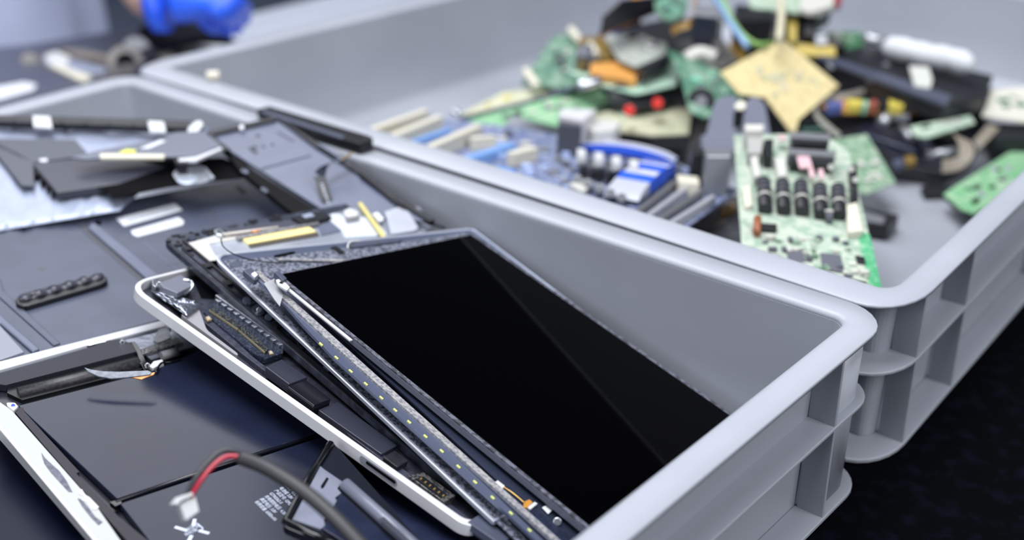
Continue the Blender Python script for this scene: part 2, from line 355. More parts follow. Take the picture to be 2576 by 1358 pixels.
# black screen frame with an lcd module, torn open
BK = Plane((425, 610, .121), (1000, 515, .100), (1273, 1340, .0600))
o = BK.at(404, 596); fx = (BK.at(1310, 1372) - o).normalized(); fy = (BK.at(835, 518) - o).normalized()
def K(x, y, h=0): return o + fx * x + fy * y + BK.n * h
KW = .165
t = thing('screen_frame', 'black plastic laptop screen frame with clips, holding a silver backed panel', 'screen frame', K(.15, .1, -.006))
out = rnd([K(0, 0), K(0, KW), K(.31, KW), K(.31, 0)], [.011, .004, .003, .003], 6)
inn = rnd([K(.013, .011), K(.013, KW - .004), K(.30, KW - .004), K(.30, .011)], [.002] * 4, 6)
m = M(); m.ring(out, inn, BK.n * -.0055); m.build('frame', mat('frame_black', (40, 44, 56), .34, c2=(66, 72, 90), scale=120, thr=(.45, .7), bump=.0003, bscale=300), t, bevel=.0006)
m = M(); m.prism([p - BK.n * .004 for p in inn], BK.n * -.0015); m.build('frame_back', blk, t)
for x0, x1, y0, y1, h in ((.012, .30, .0095, .0112, .0018), (.02, .30, .0035, .0045, .0012), (.01, .30, .0005, .0014, .0006)):
    m = M(); m.prism([K(x0, y0, h), K(x0, y1, h), K(x1, y1, h), K(x1, y0, h)], BK.n * -(h + .002)); m.build('frame_ridge', blk, t, bevel=.0003)
for x in (.022, .047, .072, .098, .128, .155, .182, .215, .245, .27):
    m = M(); m.box(K(x, .0068, .0006), fx * .0028, fy * .0022, BK.n * .0012); m.build('clip', slate if x in (.098, .182) else blk, t, bevel=.0003)
for x, y, r in ((483, 597, .0024), (621, 757, .0028), (676, 798, .0024)):
    m = M(); m.cyl(BK.at(x, y, -.001), BK.at(x, y, .0026), r); m.build('rubber_plug', slate, t, bevel=.0003)
m = M(); m.slab(BK, [(632, 771), (648, 764), (668, 784), (656, 792), (642, 788)], .0022, .0006, .002); lg = m.build('screw_lug', steel, t)
m = M(); m.cyl(BK.at(652, 779, .0020), BK.at(652, 779, .0036), .0017); m.build('screw', steel, lg, bevel=.0002)
m = M()
for k in range(26):
    x, y = random.uniform(0, .03), random.uniform(.001, .10)
    if x > .012 and y > .010: x *= .35
    m.box(K(x, y, .0003), fx * random.uniform(.0005, .0018), fy * random.uniform(.0005, .003), BK.n * random.uniform(.0004, .0012))
o2 = m.build('torn_plastic', blk, t); 
# lcd module on that frame
t = thing('lcd_module', 'silver backed lcd module with yellow foam strips, set in the black frame', 'lcd module', BK.at(760, 580, -.003))
m = M(); m.slab(BK, [(470, 612), (560, 585), (800, 545), (905, 520), (1055, 520), (1085, 570), (760, 800), (680, 720), (600, 668)], .0012, -.0035); m.build('metal_back', mat('panel_silver', (188, 194, 206), .32, metal=.6, c2=(170, 176, 190), scale=30), t, bevel=.0003)
m = M(); m.slab(BK, [(472, 611), (550, 592), (640, 582), (662, 589), (525, 613), (540, 640), (560, 652), (528, 656)], .0016, .0011); m.build('taped_border', mat('beige_tape', (186, 184, 180), .6), t)
m = M(); m.slab(BK, [(608, 598), (778, 570), (796, 582), (625, 613)], .0028, .0010); m.build('yellow_foam', mat('yellow_foam', (226, 208, 142), .6), t, bevel=.0003)
m = M(); m.slab(BK, [(622, 612), (796, 582), (803, 592), (630, 622)], .0020, .0009); m.build('brown_strip', mat('brown_strip', (70, 64, 58), .4), t)
m = M(); m.tube([BK.at(596, 600, .003), BK.at(700, 580, .003), BK.at(800, 563, .003)], .0016, 8); m.build('braided_tube', foam, t)
m = M(); m.tube([BK.at(560, 590, .0035), BK.at(640, 580, .0035), BK.at(700, 572, .003)], .0012, 8); m.build('white_lead', mat('lead_white', (190, 184, 178), .5), t)
m = M(); m.tube([BK.at(634, 584, .0045), BK.at(652, 581, .0045)], .0012, 8); m.build('copper_joint', mat('copper_joint', (200, 130, 80), .4), t)
m = M(); m.slab(BK, [(563, 576), (730, 552), (752, 567), (640, 580), (580, 588)], .0030, .0010); m.build('film_cover', mat('slate_film', (66, 68, 80), .3), t, bevel=.0003)
m = M(); m.slab(BK, [(538, 578), (552, 574), (564, 584), (560, 592), (545, 590)], .0040, .0012, .001); lug = m.build('corner_lug', steel, t, bevel=.0002)
m = M(); m.cyl(BK.at(551, 583, .004), BK.at(551, 583, .0052), .0016); m.build('screw', steel, lug)
m = M(); m.slab(BK, [(735, 545), (810, 530), (835, 545), (800, 556), (760, 560)], .0046, .0010); m.build('black_cover', blk, t, bevel=.0004)
m = M(); m.slab(BK, [(758, 541), (782, 535), (792, 543), (768, 548)], .0050, .0044); m.build('foil_patch', foil, t)
m = M(); m.slab(BK, [(800, 568), (835, 556), (858, 580), (808, 592)], .0020, .0010); m.build('grey_tape', slate2, t)
m = M(); m.slab(BK, [(822, 548), (838, 536), (900, 547), (935, 545), (975, 590), (870, 598), (858, 578)], .0022, .0010, .002); m.build('white_tape', mat('white_tape', (192, 198, 208), .3), t)
m = M(); m.slab(BK, [(864, 530), (880, 522), (902, 534), (900, 542), (872, 546)], .0060, .0046, .002); m.build('white_grommet', whitep, t, bevel=.0003)
m = M(); m.slab(BK, [(868, 541), (902, 538), (904, 550), (872, 556)], .0042, .0012); m.build('foam_block', foam, t)
m = M(); m.slab(BK, [(900, 510), (909, 507), (972, 592), (962, 597)], .0052, .0036); m.build('yellow_strip', mat('dull_yellow_strip', (196, 184, 122), .5), t, bevel=.0002)
m = M(); m.slab(BK, [(937, 537), (950, 533), (966, 550), (954, 558)], .0054, .0046); m.build('paper_tag', label_m, t)
m = M(); v = []
CLR = mat('clear_tape', (206, 210, 222), .12, alpha=.5, spec=.8, bump=.0012, bscale=60)
m.slab(BK, [(968, 532), (1018, 516), (1052, 572), (1040, 580), (984, 588)], .0075, .0071); tag(m.build('clear_tape', CLR), 'clear shiny tape piece at the far end of the silver lcd module', 'tape')

# white aluminium laptop base, sd slot in its side
UN = Plane((370, 710, .115), (480, 676, .108), (1236, 1358, .0660))
o = UN.at(310, 713); ux = (UN.at(1221, 1358) - o).normalized(); uy = UN.at(479, 671) - o; uy = (uy - ux * uy.dot(ux)).normalized()
def U(x, y, h=0): return o + ux * x + uy * y + UN.n * h
t = thing('laptop_chassis', 'white edged aluminium laptop base with card slot, jutting out under the black frame', 'laptop base', U(.15, .1, -.009))
bk = UN.at(479, 671) - o; sk = bk.dot(ux) / bk.dot(uy)
def UO(x, y, h=0): return U(x + sk * y, y, h)
LW, HW = .30, .17
out = rnd([UO(0, 0), UO(0, HW), U(LW, HW), U(LW, 0)], [.022, .015, .01, .01], 10)
inn = rnd([UO(.0028, .0046), UO(.0028, HW - .003), U(LW - .004, HW - .003), U(LW - .004, .0046)], [.018, .013, .008, .008], 10)
wh = mat('satin_white_aluminium', (212, 213, 217), .32, metal=.25, bump=.00001, bscale=3000)
m = M(); m.ring(out, inn, UN.n * -.0075); fr = m.build('side_frame', wh, t, bevel=.0006, seg=3)
m = M(); m.prism([p - UN.n * .0062 for p in inn], UN.n * -.0013); m.build('bottom_shell', mat('shell_slate', (40, 42, 54), .4, c2=(52, 54, 66), scale=200), t)
m = M(); m.slab(UN, [(490, 790), (510, 776), (530, 800), (640, 900), (1290, 1384), (1262, 1384), (610, 890)], -.0028, -.0062, .003); m.build('logic_board_edge', mat('board_slate', (58, 60, 74), .35, c2=(44, 46, 60), scale=300), t, bevel=.0002)
m = M(); m.slab(UN, [(452, 790), (500, 775), (520, 830), (600, 890), (596, 895)], -.0018, -.0055, .004); m.build('pale_bracket', mat('bracket_pale', (158, 158, 164), .4, metal=.3), t)
m = M(); m.slab(UN, [(512, 785), (545, 752), (715, 872), (712, 888), (668, 902), (640, 890)], -.0014, -.0050); pcb = m.build('logic_board', mat('logic_navy', (26, 32, 48), .35, c2=(60, 66, 84), scale=1400, kind='cell', thr=(.72, .8)), t)
# shielded connector row and contact strips
p0, p1 = UN.at(548, 752, 0), UN.at(716, 872, 0); dx = (p1 - p0); nseg = 11; dn = dx.normalized(); ds = UN.n.cross(dn)
for k in range(nseg):
    c_ = p0 + dx * ((k + .5) / nseg)
    m = M(); m.box(c_ + UN.n * .0010, dn * .0037, ds * .0021, UN.n * .0022); m.box(c_ - ds * .0024 - UN.n * .0006, dn * .0016, ds * .0010, UN.n * .0018)
    m.build('shield_can', steel, t, bevel=.0003)
for (q0, q1) in (((528, 778), (600, 826)), ((602, 828), (668, 884))):
    m = M(); m.slab(UN, [(q0[0], q0[1]), (q0[0] + 9, q0[1] - 9), (q1[0] + 8, q1[1] - 8), (q1[0], q1[1])], .0006, -.0015); cn = m.build('black_socket', mat('socket_black', (20, 24, 38), .35, c2=(110, 110, 96), scale=2200, kind='cell', thr=(.8, .86)), t)
    m = M(); m.slab(UN, [(q0[0] - 2, q0[1] + 1), (q0[0] + 1, q0[1] - 1), (q1[0] + 1, q1[1] - 1), (q1[0] - 2, q1[1] + 2)], .0002, -.0010); m.build('contact_strip', mat('contact_dull', (150, 142, 112), .4, metal=.4), cn)
for u, v, s in ((523, 800, 6), (680, 886, 5)):
    m = M(); m.slab(UN, [(u - s, v - 3), (u + 2, v - s), (u + s + 4, v + 3), (u - 1, v + s)], -.0008, -.0020); pd = m.build('solder_pad', mat('pad_tan', (158, 138, 104), .4), t)
    m = M(); m.cyl(UN.at(u + 2, v, -.0009), UN.at(u + 2, v, -.0004), .0008); m.build('pad_dot', whitep, pd)
m = M(); m.slab(UN, [(484, 700), (520, 690), (620, 790), (590, 776), (552, 752), (505, 748)], -.0054, -.0062); m.build('dark_hollow', blkg, t)
# dark block and folded foil in the corner
m = M(); m.slab(UN, [(402, 710), (455, 690), (484, 711), (481, 720), (447, 737), (410, 722)], .0030, -.0035); hb = m.build('hinge_block', mat('block_grey', (104, 107, 120), .4), t, bevel=.0005)
m = M(); m.slab(UN, [(410, 722), (447, 738), (450, 728), (481, 715), (478, 733), (446, 752), (414, 735)], -.0005, -.0045); m.build('block_side', blk, t, bevel=.0003)
m = M(); m.ribbon(smooth_path([UN.at(462, 703, .0034), UN.at(478, 706, .0040), UN.at(484, 716, .0030), UN.at(476, 730, .0010), UN.at(462, 742, -.001)]), ux, .0008, .00025); m.build('silver_bail', steel, t)
m = M(); m.slab(UN, [(383, 703), (396, 698), (402, 712), (392, 722), (384, 716)], .0006, -.004); sc_ = m.build('corner_post', steel, t, bevel=.0004)
m = M(); m.cyl(UN.at(401, 716, -.001), UN.at(401, 716, .0015), .0020); m.build('screw', steel, t, bevel=.0003)
fo = mat('crumpled_shield_foil', (156, 162, 176), .22, metal=.9, bump=.0012, bscale=160)
def crumple(px, h, amp, nu=14, nv=8):
    """a sheet between four pixel corners, wrinkled"""
    vs = []; fs = []
    for j in range(nv + 1):
        for i in range(nu + 1):
            s_, r_ = i / nu, j / nv
            u = (px[0][0] * (1 - s_) + px[1][0] * s_) * (1 - r_) + (px[3][0] * (1 - s_) + px[2][0] * s_) * r_
            v = (px[0][1] * (1 - s_) + px[1][1] * s_) * (1 - r_) + (px[3][1] * (1 - s_) + px[2][1] * s_) * r_
            vs.append((u, v, h + random.uniform(-amp, amp)))
    return vs, nu, nv
def sheet(pl, px, h, amp, th=.0003, nu=14, nv=8):
    vs, nu, nv = crumple(px, h, amp, nu, nv); m = M(); n = (nu + 1) * (nv + 1); fs = []
    top = [pl.at(*v) for v in vs]; bot = [p - pl.n * th for p in top]
    for j in range(nv):
        for i in range(nu):
            a = j * (nu + 1) + i; fs += [[a, a + 1, a + nu + 2, a + nu + 1], [n + a + nu + 1, n + a + nu + 2, n + a + 1, n + a]]
    for i in range(nu): a = i; b = nv * (nu + 1) + i; fs += [[a + 1, a, n + a, n + a + 1], [b, b + 1, n + b + 1, n + b]]
    for j in range(nv): a = j * (nu + 1); b = a + nu; fs += [[a, a + nu + 1, n + a + nu + 1, n + a], [b + nu + 1, b, n + b, n + b + nu + 1]]
    m._add(top + bot, fs, True); return m
sheet(UN, [(378, 730), (420, 735), (500, 760), (462, 788)], -.0012, .0014, .0004, 8, 6).build('shield_foil', fo, t)
sheet(UN, [(430, 758), (455, 752), (512, 764), (470, 794)], .0004, .0005, .0004, 8, 6).build('flat_ribbon', fo, t)
# keys / cells further down the base
bx_ = mat('satin_black_block', (46, 48, 60), .24)
m = M(); m.slab(UN, [(668, 922), (709, 903), (774, 948), (727, 966)], .0020, -.0040, .0008); m.build('battery_cell', bx_, t, bevel=.0005)
m = M(); m.slab(UN, [(724, 972), (770, 955), (833, 1003), (790, 1020)], .0026, -.0040, .0008); m.build('drive_block', mat('gloss_black_block', (20, 21, 28), .2), t, bevel=.0005)
m = M(); m.slab(UN, [(800, 1030), (850, 1010), (1000, 1120), (960, 1142)], -.0010, -.0050, .001); m.build('cover_plate', mat('plate_slate', (44, 46, 58), .3), t, bevel=.0004)
m = M(); m.slab(UN, [(964, 1148), (994, 1132), (1028, 1158), (1000, 1175)], .0002, -.0040, .0008); m.build('small_block', blk, t, bevel=.0004)
m = M(); m.slab(UN, [(1028, 1196), (1066, 1188), (1146, 1246), (1118, 1262)], .0006, -.0050); sk_ = m.build('card_socket', mat('socket_steel', (120, 118, 116), .35, metal=.7, c2=(60, 60, 66), scale=700, kind='cell', thr=(.5, .6)), t, bevel=.0002)
m = M(); m.slab(UN, [(1044, 1204), (1066, 1198), (1126, 1244), (1108, 1252)], .0010, -.0010); m.build('socket_opening', blkg, sk_)
for k in range(6):
    u, v = along((1056, 1204), (1112, 1246), k / 5); m = M(); m.slab(UN, [(u, v), (u + 4, v - 3), (u + 7, v - 1), (u + 3, v + 2)], .0014, .0008); m.build('contact_pin', gold, sk_)
m = M(); m.slab(UN, [(1176, 1312), (1208, 1292), (1285, 1350), (1262, 1370)], .0004, -.0040, .0008); m.build('edge_cover', slate, t, bevel=.0004)
# the slot: recessed bay with dark opening in the side wall
c0 = U(.2335, -.0001, -.0036)
def slot(L_, H_, y, mt, nm, par):
    p = []
    for k in range(16):
        a = 2 * math.pi * k / 16; cx = (L_ - H_) * (1 if math.cos(a) > 0 else -1); p.append(c0 + ux * (cx + H_ * math.cos(a)) + UN.n * (H_ * math.sin(a)) - uy * y)
    m = M(); m.prism(p, uy * (y + .0004)); return m.build(nm, mt, par)
sl = slot(.0145, .0023, .0002, mat('slot_bay', (150, 153, 164), .4, metal=.4), 'card_slot', t)
c0 = c0 + ux * .002 + UN.n * .0002
slot(.0115, .0010, .0003, blkg, 'slot_opening', sl)
# ------------------------------------------------------------------ lower left: opened white edged laptop with battery pack
G = Plane((0, 920, .0860), (430, 810, .0800), (370, 1358, .0720))
t = thing('laptop_chassis', 'opened laptop base with chipped white rails, black hinge tube and bare battery pack', 'laptop base', G.at(350, 1050, -.008))
m = M(); m.slab(G, [(-60, 922), (0, 908), (412, 804), (430, 806), (424, 818), (219, 868), (0, 930), (-60, 945)], .0010, -.0070); m.build('back_rail', mat('grey_white_rail', (186, 188, 194), .4), t, bevel=.0007, seg=3)
shell = mat('chassis_black', (30, 32, 42), .3)
m = M(); m.slab(G, [(-60, 1000), (-60, 945), (200, 875), (440, 812), (760, 900), (900, 1150), (830, 1400), (300, 1400), (245, 1365), (0, 1085)], -.0050, -.0075); m.build('shell', shell, t)
m = M(); m.slab(G, [(0, 1010), (30, 1031), (249, 1280), (322, 1384), (262, 1384), (0, 1083), (-40, 1040), (-40, 985)], .0010, -.0070); side = m.build('side_rail', mat('chipped_white_rail', (168, 170, 172), .4), t, bevel=.0005)
m = M(); m.slab(G, [(0, 1064), (262, 1376), (268, 1384), (256, 1384), (-2, 1078)], .0016, .0004); m.build('rail_lip', whitep, side, bevel=.0003)
chip = mat('bare_dark_patch', (70, 72, 86), .5, c2=(96, 98, 112), scale=300)
m = M(); m.slab(G, [(104, 1138), (112, 1150), (120, 1158), (150, 1185), (168, 1210), (182, 1237), (172, 1236), (150, 1212), (128, 1188), (112, 1166), (107, 1152)], .0013, .0008); m.build('paint_chip', chip, side)
m = M(); m.slab(G, [(195, 1253), (205, 1256), (222, 1275), (240, 1300), (258, 1312), (248, 1320), (228, 1300), (206, 1272)], .0013, .0008); m.build('paint_chip', chip, side)
m = M(); m.slab(G, [(198, 1232), (206, 1230), (214, 1244), (225, 1250), (249, 1275), (240, 1282), (230, 1279), (218, 1262), (205, 1258), (212, 1248), (196, 1240)], .0014, .0008); m.build('paint_chip', whitep, side)
m = M(); m.slab(G, [(16, 1012), (38, 1012), (46, 1022), (34, 1033), (18, 1020)], .0018, -.001, .001); lug = m.build('white_lug', whitep, side, bevel=.0003)
m = M(); m.cyl(G.at(33, 1020, .0018), G.at(33, 1020, .0022), .0011); m.build('blue_dot', mat('blue_dot', (70, 100, 210), .4), lug)
# metal ledge with foam, hinge cover with groove and tube
m = M(); m.slab(G, [(-60, 950), (0, 932), (219, 870), (424, 820), (490, 842), (500, 868), (380, 905), (330, 860), (0, 945), (-60, 962)], -.0010, -.0045); m.build('metal_ledge', mat('ledge_steel', (120, 124, 136), .3, metal=.85, bump=.0006, bscale=120), t)
m = M(); m.slab(G, [(150, 896), (240, 868), (252, 858), (300, 852), (330, 862), (349, 882), (14, 968), (0, 966), (-60, 985), (-60, 950), (10, 936)], .0006, -.0045); hc = m.build('hinge_cover', mat('hinge_cover_black', (34, 36, 46), .5, spec=.3), t, bevel=.0004)
m = M(); m.slab(G, [(20, 968), (345, 884), (372, 925), (56, 1006), (18, 988)], -.0022, -.0050); m.build('groove', mat('groove_black', (7, 8, 12), .4), t)
m = M(); m.tube([G.at(46, 990, -.0018), G.at(200, 953, -.0018), G.at(352, 915, -.0018)], .0038, 16); m.build('hinge_tube', mat('tube_charcoal', (38, 38, 44), .45, c2=(54, 53, 58), scale=500, bump=.0001, bscale=600), t)
m = M(); m.slab(G, [(330, 860), (338, 858), (352, 876), (366, 905), (378, 932), (368, 938), (352, 912), (344, 886)], .0010, -.0045); m.build('end_cap', blkg, t, bevel=.0003)
for u, v in ((308, 861), (371, 919)):
    m = M(); m.cyl(G.at(u, v, .0004), G.at(u, v, .0016), .0016); s_ = m.build('screw', steel, t, bevel=.0002)
    m = M(); m.cyl(G.at(u, v, .0016), G.at(u, v, .0018), .0007); m.build('screw_recess', blk, s_)
m = M(); m.slab(G, [(218, 868), (230, 857), (255, 853), (268, 858), (250, 862), (228, 868)], .0012, -.001); m.build('shiny_tab', steel, t, bevel=.0002)
m = M(); m.slab(G, [(346, 880), (449, 848), (459, 860), (354, 892)], .0006, -.0012); m.build('speckled_foam', mat('speckled_foam', (120, 120, 122), .7, c2=(50, 50, 54), scale=900, thr=(.45, .55), bump=.0005, bscale=1200), t)
m = M(); m.tube([G.at(406, 896, .0010), G.at(447, 884, .0010)], .0030, 14); m.build('mesh_roll', mat('mesh_roll', (118, 118, 122), .6, bump=.0004, bscale=1500), t)
m = M(); m.slab(G, [(376, 920), (386, 908), (408, 903), (412, 912), (384, 926)], .0020, -.0010); m.build('white_plug', whitep, t, bevel=.0004)
m = M(); m.tube(smooth_path([G.at(395, 925, .001), G.at(392, 936, .002), G.at(405, 914, .002), G.at(430, 910, .0012), G.at(456, 904, .001)]), .0007, 6); m.build('lead', blkg, t)
m = M(); m.slab(G, [(384, 856), (398, 862), (430, 848), (424, 820), (400, 826)], .0002, -.001, .002); m.build('clear_cover', mat('smoky_clear', (120, 124, 134), .15, alpha=.6), t)
m = M(); m.slab(G, [(422, 814), (430, 817), (427, 822), (419, 819)], .0014, 0); m.build('bright_pin', whitep, t)
# torn loudspeaker fin with amber tail
FNP = Plane((212, 925, .0920), (388, 938, .0885), (300, 950, .0880))
m = M(); m.slab(FNP, [(211, 923), (230, 929), (262, 933), (300, 934), (372, 931), (381, 935), (378, 942), (330, 948), (280, 952), (246, 946), (222, 935)], .0014, 0); fin_ = m.build('speaker_fin', mat('fin_pale_grey', (118, 124, 136), .5, c2=(96, 102, 114), scale=300), t, bevel=.0004)
m = M(); m.slab(FNP, [(308, 947), (350, 944), (390, 936), (386, 942), (364, 950), (356, 954), (336, 950)], .0006, -.0002); m.build('amber_tail', mat('amber_orange', (214, 138, 60), .4), fin_)
# battery cells
bt = G
m = M(); m.slab(G, [(44, 1020), (372, 936), (505, 880), (560, 890), (810, 1085), (292, 1254)], .0000, -.0045, .002); m.build('battery_cell', batt, t, bevel=.0006)
m = M(); m.slab(G, [(300, 1266), (812, 1096), (870, 1150), (860, 1384), (392, 1384)], .0000, -.0045, .002); b2 = m.build('battery_cell', batt, t, bevel=.0006)
m = M(); m.slab(G, [(34, 1026), (58, 1024), (62, 1035), (200, 1186), (192, 1190), (300, 1300), (372, 1358), (392, 1384), (340, 1384), (180, 1200), (36, 1034)], .0004, -.0035); m.build('taupe_tape', mat('taupe_tape', (44, 42, 50), .5, spec=.25), t, bevel=.0002)
m = M(); m.slab(G, [(276, 1262), (304, 1256), (306, 1266), (290, 1273)], .0001, -.0030); m.build('cell_notch', blkg, t)
m = M(); m.tube([G.at(292, 1262, -.0004), G.at(540, 1176, -.0004), G.at(815, 1090, -.0004)], .0013, 8); m.build('cell_wire', mat('wire_navy_black', (14, 16, 26), .3), t)
for k, row in enumerate(["标称容量: 6500mAh", "典型电压: 3.8V", "充电限制电压: 4.35V", "GTR0262-5", "产品型号: GM2", "电池组 3.8V", "锂离子电池", "BYT8082"]):
    q = along((640, 1262), (726, 1213), k / 7)
    text('printed_text', row, G, q, (q[0] + 65, q[1] + 62), .0002, .0029, wink, b2, squash=.82)
# crossed out bin mark
def bar(pl, p, q, wd, h, mt, par, nm='printed_mark'):
    a_, b_ = pl.at(*p, h), pl.at(*q, h); d_ = (b_ - a_).normalized(); s_ = pl.n.cross(d_) * wd
    m = M(); m.prism([a_ - s_, b_ - s_, b_ + s_, a_ + s_], pl.n * -.0002); return m.build(nm, mt, par)
bar(G, (440, 1325), (470, 1334), .0009, .0002, wink, b2); bar(G, (500, 1334), (526, 1341), .0009, .0002, wink, b2)
bar(G, (490, 1305), (486, 1322), .0009, .0002, wink, b2); bar(G, (482, 1346), (474, 1362), .0009, .0002, wink, b2)
bar(G, (496, 1316), (510, 1328), .0003, .0002, wink, b2); bar(G, (510, 1328), (507, 1336), .0003, .0002, wink, b2)
for k, row in enumerate(["产品", "18.5V", "T8-08", "6500"]):
    q = along((458, 1334), (484, 1315), k / 3); text('printed_text', row, G, q, (q[0] + 20, q[1] + 24), .0002, .0030, wink, b2, squash=.85)

# dark sheet beneath, at the lower left corner
NV = flat(.055)
m = M(); m.prism([W(.10, -.54, .055), W(.10, -.22, .055), W(.40, -.22, .055), W(.40, -.54, .055)], Vector((0, 0, -.049))); tag(m.build('closed_laptop', navy, bevel=.003), 'blue-black closed laptop in the bottom left corner beneath the chipped white rail', 'laptop')

# plastic wrapped battery pack leaning at the bottom
N_ = Plane((830, 1110, .0860), (715, 1310, .0860), (1000, 1358, .0760))
t = thing('battery_pack', 'black framed battery pack wrapped in torn grey film, under the white slotted edge', 'battery', N_.at(840, 1270, -.008))
m = M(); m.slab(N_, [(828, 1110), (838, 1112), (1080, 1384), (860, 1384), (718, 1326), (712, 1312)], -.0014, -.0060, .002); m.build('pack', mat('pack_navy', (14, 18, 30), .25), t, bevel=.0006)
m = M(); m.tube([N_.at(832, 1116, -.001), N_.at(770, 1215, -.001), N_.at(719, 1312, -.001), N_.at(780, 1342, -.001), N_.at(862, 1376, -.001)], .0022, 10); m.build('rubber_edge', blkg, t)
m = M(); m.slab(N_, [(806, 1172), (815, 1180), (862, 1212), (848, 1228), (858, 1240), (842, 1252), (850, 1262), (828, 1284), (836, 1296), (814, 1306), (818, 1322), (806, 1330), (736, 1306)], -.0004, -.0018); fl = m.build('torn_grey_film', mat('film_grey', (116, 120, 136), .3, c2=(104, 108, 124), scale=40, bump=.0003, bscale=90), t)
m = M(); m.slab(N_, [(822, 1200), (827, 1203), (814, 1226), (808, 1228), (807, 1222)], -.0001, -.0008); m.build('film_tear', blkg, fl)
m = M(); m.slab(N_, [(856, 1240), (1010, 1384), (900, 1384), (812, 1329)], .0002, -.0010); m.build('clear_sheet', mat('blue_sheet', (32, 38, 60), .2, c2=(24, 30, 50), scale=40), t, bevel=.0002)
m = M(); m.tube([N_.at(868, 1218, .0006), N_.at(960, 1300, .0006), N_.at(1045, 1376, .0006)], .0036, 14); m.build('film_fold', mat('fold_grey', (104, 108, 124), .28), t)
bar(N_, (960, 1302), (1050, 1384), .0016, .0040, mat('fold_dark', (58, 60, 72), .3), t, 'dark_stripe')

# cable with white plug, curling above the battery
t = thing('power_cable', 'black sleeved cable with red and black cores ending in a white plug', 'cable', P(700, 1200, .10))
m = M(); pth = smooth_path([P(608, 1152, .130), P(680, 1182, .130), P(770, 1240, .126), P(850, 1310, .120), P(925, 1390, .112)]); m.tube(pth, .0036, 12); m.build('sleeve', mat('sleeve_black', (46, 46, 50), .5), t)
m = M(); m.tube(smooth_path([P(618, 1158, .130), P(600, 1149, .1315), P(570, 1149, .1315), P(540, 1168, .130), P(508, 1205, .1265), P(478, 1252, .1205)]), .0013, 8); m.build('red_core', mat('core_red', (160, 26, 52), .35), t)
m = M(); m.tube(smooth_path([P(618, 1148, .130), P(588, 1134, .1325), P(555, 1136, .133), P(522, 1164, .131), P(490, 1205, .127), P(468, 1250, .1210)]), .0013, 8); m.build('black_core', mat('core_black', (40, 40, 46), .4), t)
PL = Plane((445, 1262, .121), (490, 1240, .121), (478, 1310, .112))
m = M(); m.slab(PL, [(452, 1268), (492, 1246), (502, 1286), (468, 1310)], .0010, -.0040); pg = m.build('plug', whitep, t, bevel=.0004)
m = M(); m.slab(PL, [(440, 1266), (454, 1248), (485, 1238), (487, 1246), (456, 1260), (446, 1272)], .0024, -.0046); m.build('plug_flange', whitep, pg, bevel=.0003)

# ------------------------------------------------------------------ big dark laptop bottom cover with labels and rubber foot
H = Plane((0, 590, .0960), (655, 438, .0880), (0, 870, .0850))
t = thing('bottom_cover', 'large dark grey laptop bottom cover with two white labels and a rubber foot', 'laptop cover', H.at(300, 650, -.006))
m = M(); m.slab(H, [(-140, 620), (0, 582), (225, 519), (655, 438), (800, 530), (900, 575), (560, 660), (440, 700), (420, 800), (142, 873), (-140, 945)], 0, -.0035, .0015); m.build('cover_shell', slate, t, bevel=.0008, seg=3)
for px in ([(292, 549), (440, 511), (459, 528), (312, 569)], [(329, 580), (449, 546), (463, 556), (460, 565), (346, 595), (334, 590)]):
    m = M(); m.slab(H, px, .0003, 0, .001); lb = m.build('label', label_m, t)
    a0, a1 = along(px[0], px[-1] if len(px) == 4 else (344, 594), .30), along(px[1], px[2] if len(px) == 4 else (460, 564), .30)
    b0, b1 = along(px[0], px[-1] if len(px) == 4 else (344, 594), .72), along(px[1], px[2] if len(px) == 4 else (460, 564), .72)
    m = M(); k = .13
    while k < .9:
        wd = random.choice((.006, .010, .016)); q = [along(a0, a1, k), along(a0, a1, k + wd), along(b0, b1, k + wd), along(b0, b1, k)]
        m.slab(H, q, .0004, .0002); k += wd + random.choice((.006, .009, .013))
    m.build('barcode', ink, lb)
m = M(); m.slab(H, [(222, 572), (234, 558), (247, 566), (412, 700), (376, 706)], .0022, 0); m.build('ridge', slate2, t, bevel=.0009, seg=3)
m = M(); m.slab(H, [(190, 567), (222, 560), (226, 570), (372, 706), (352, 706)], .0002, -.001); m.build('ridge_trough', mat('trough_grey', (56, 58, 68), .45), t)
m = M(); m.slab(H, [(-140, 690), (-140, 676), (0, 700), (10, 732), (152, 862), (134, 868), (0, 748)], .0012, 0); m.build('ridge', slate, t, bevel=.0008)
m = M(); m.slab(H, [(-140, 800), (0, 786), (8, 796), (100, 876), (82, 884), (0, 812)], .0024, 0); m.build('ridge', slate2, t, bevel=.001)
m = M(); m.slab(H, [(-140, 830), (0, 816), (62, 884), (0, 905), (-140, 940)], .0012, -.0005); m.build('side_step', mat('step_grey', (120, 124, 138), .35), t, bevel=.001)
def oval(pl, u, v, a_, b_, h1, h0, nm, mt, par, n=20, **k):
    m = M(); m.slab(pl, [(u + a_ * math.cos(2 * math.pi * i / n), v + b_ * math.sin(2 * math.pi * i / n)) for i in range(n)], h1, h0); return m.build(nm, mt, par, **k)
oval(H, 246, 561, 10, 6, .0003, -.0006, 'hole', blkg, t); oval(H, 105, 672, 13, 7, .00015, -.0006, 'round_mark', mat('mark_grey', (70, 73, 84), .4), t); oval(H, 533, 533, 10, 5, .00015, -.0006, 'round_mark', MATS['mark_grey'], t)
for px in ([(591, 470), (600, 467), (621, 483), (611, 487)], [(216, 532), (224, 529), (236, 538), (228, 541)], [(28, 576), (56, 569), (66, 580), (60, 581), (52, 576), (34, 580)]):
    m = M(); m.slab(H, px, .0003, -.001); m.build('slot', blkg, t)
m = M(); m.slab(H, [(360, 610), (362, 608), (448, 680), (446, 682)], .0003, 0); m.slab(H, [(420, 665), (470, 651), (471, 653), (421, 667)], .0003, 0); m.build('molded_line', slate2, t)
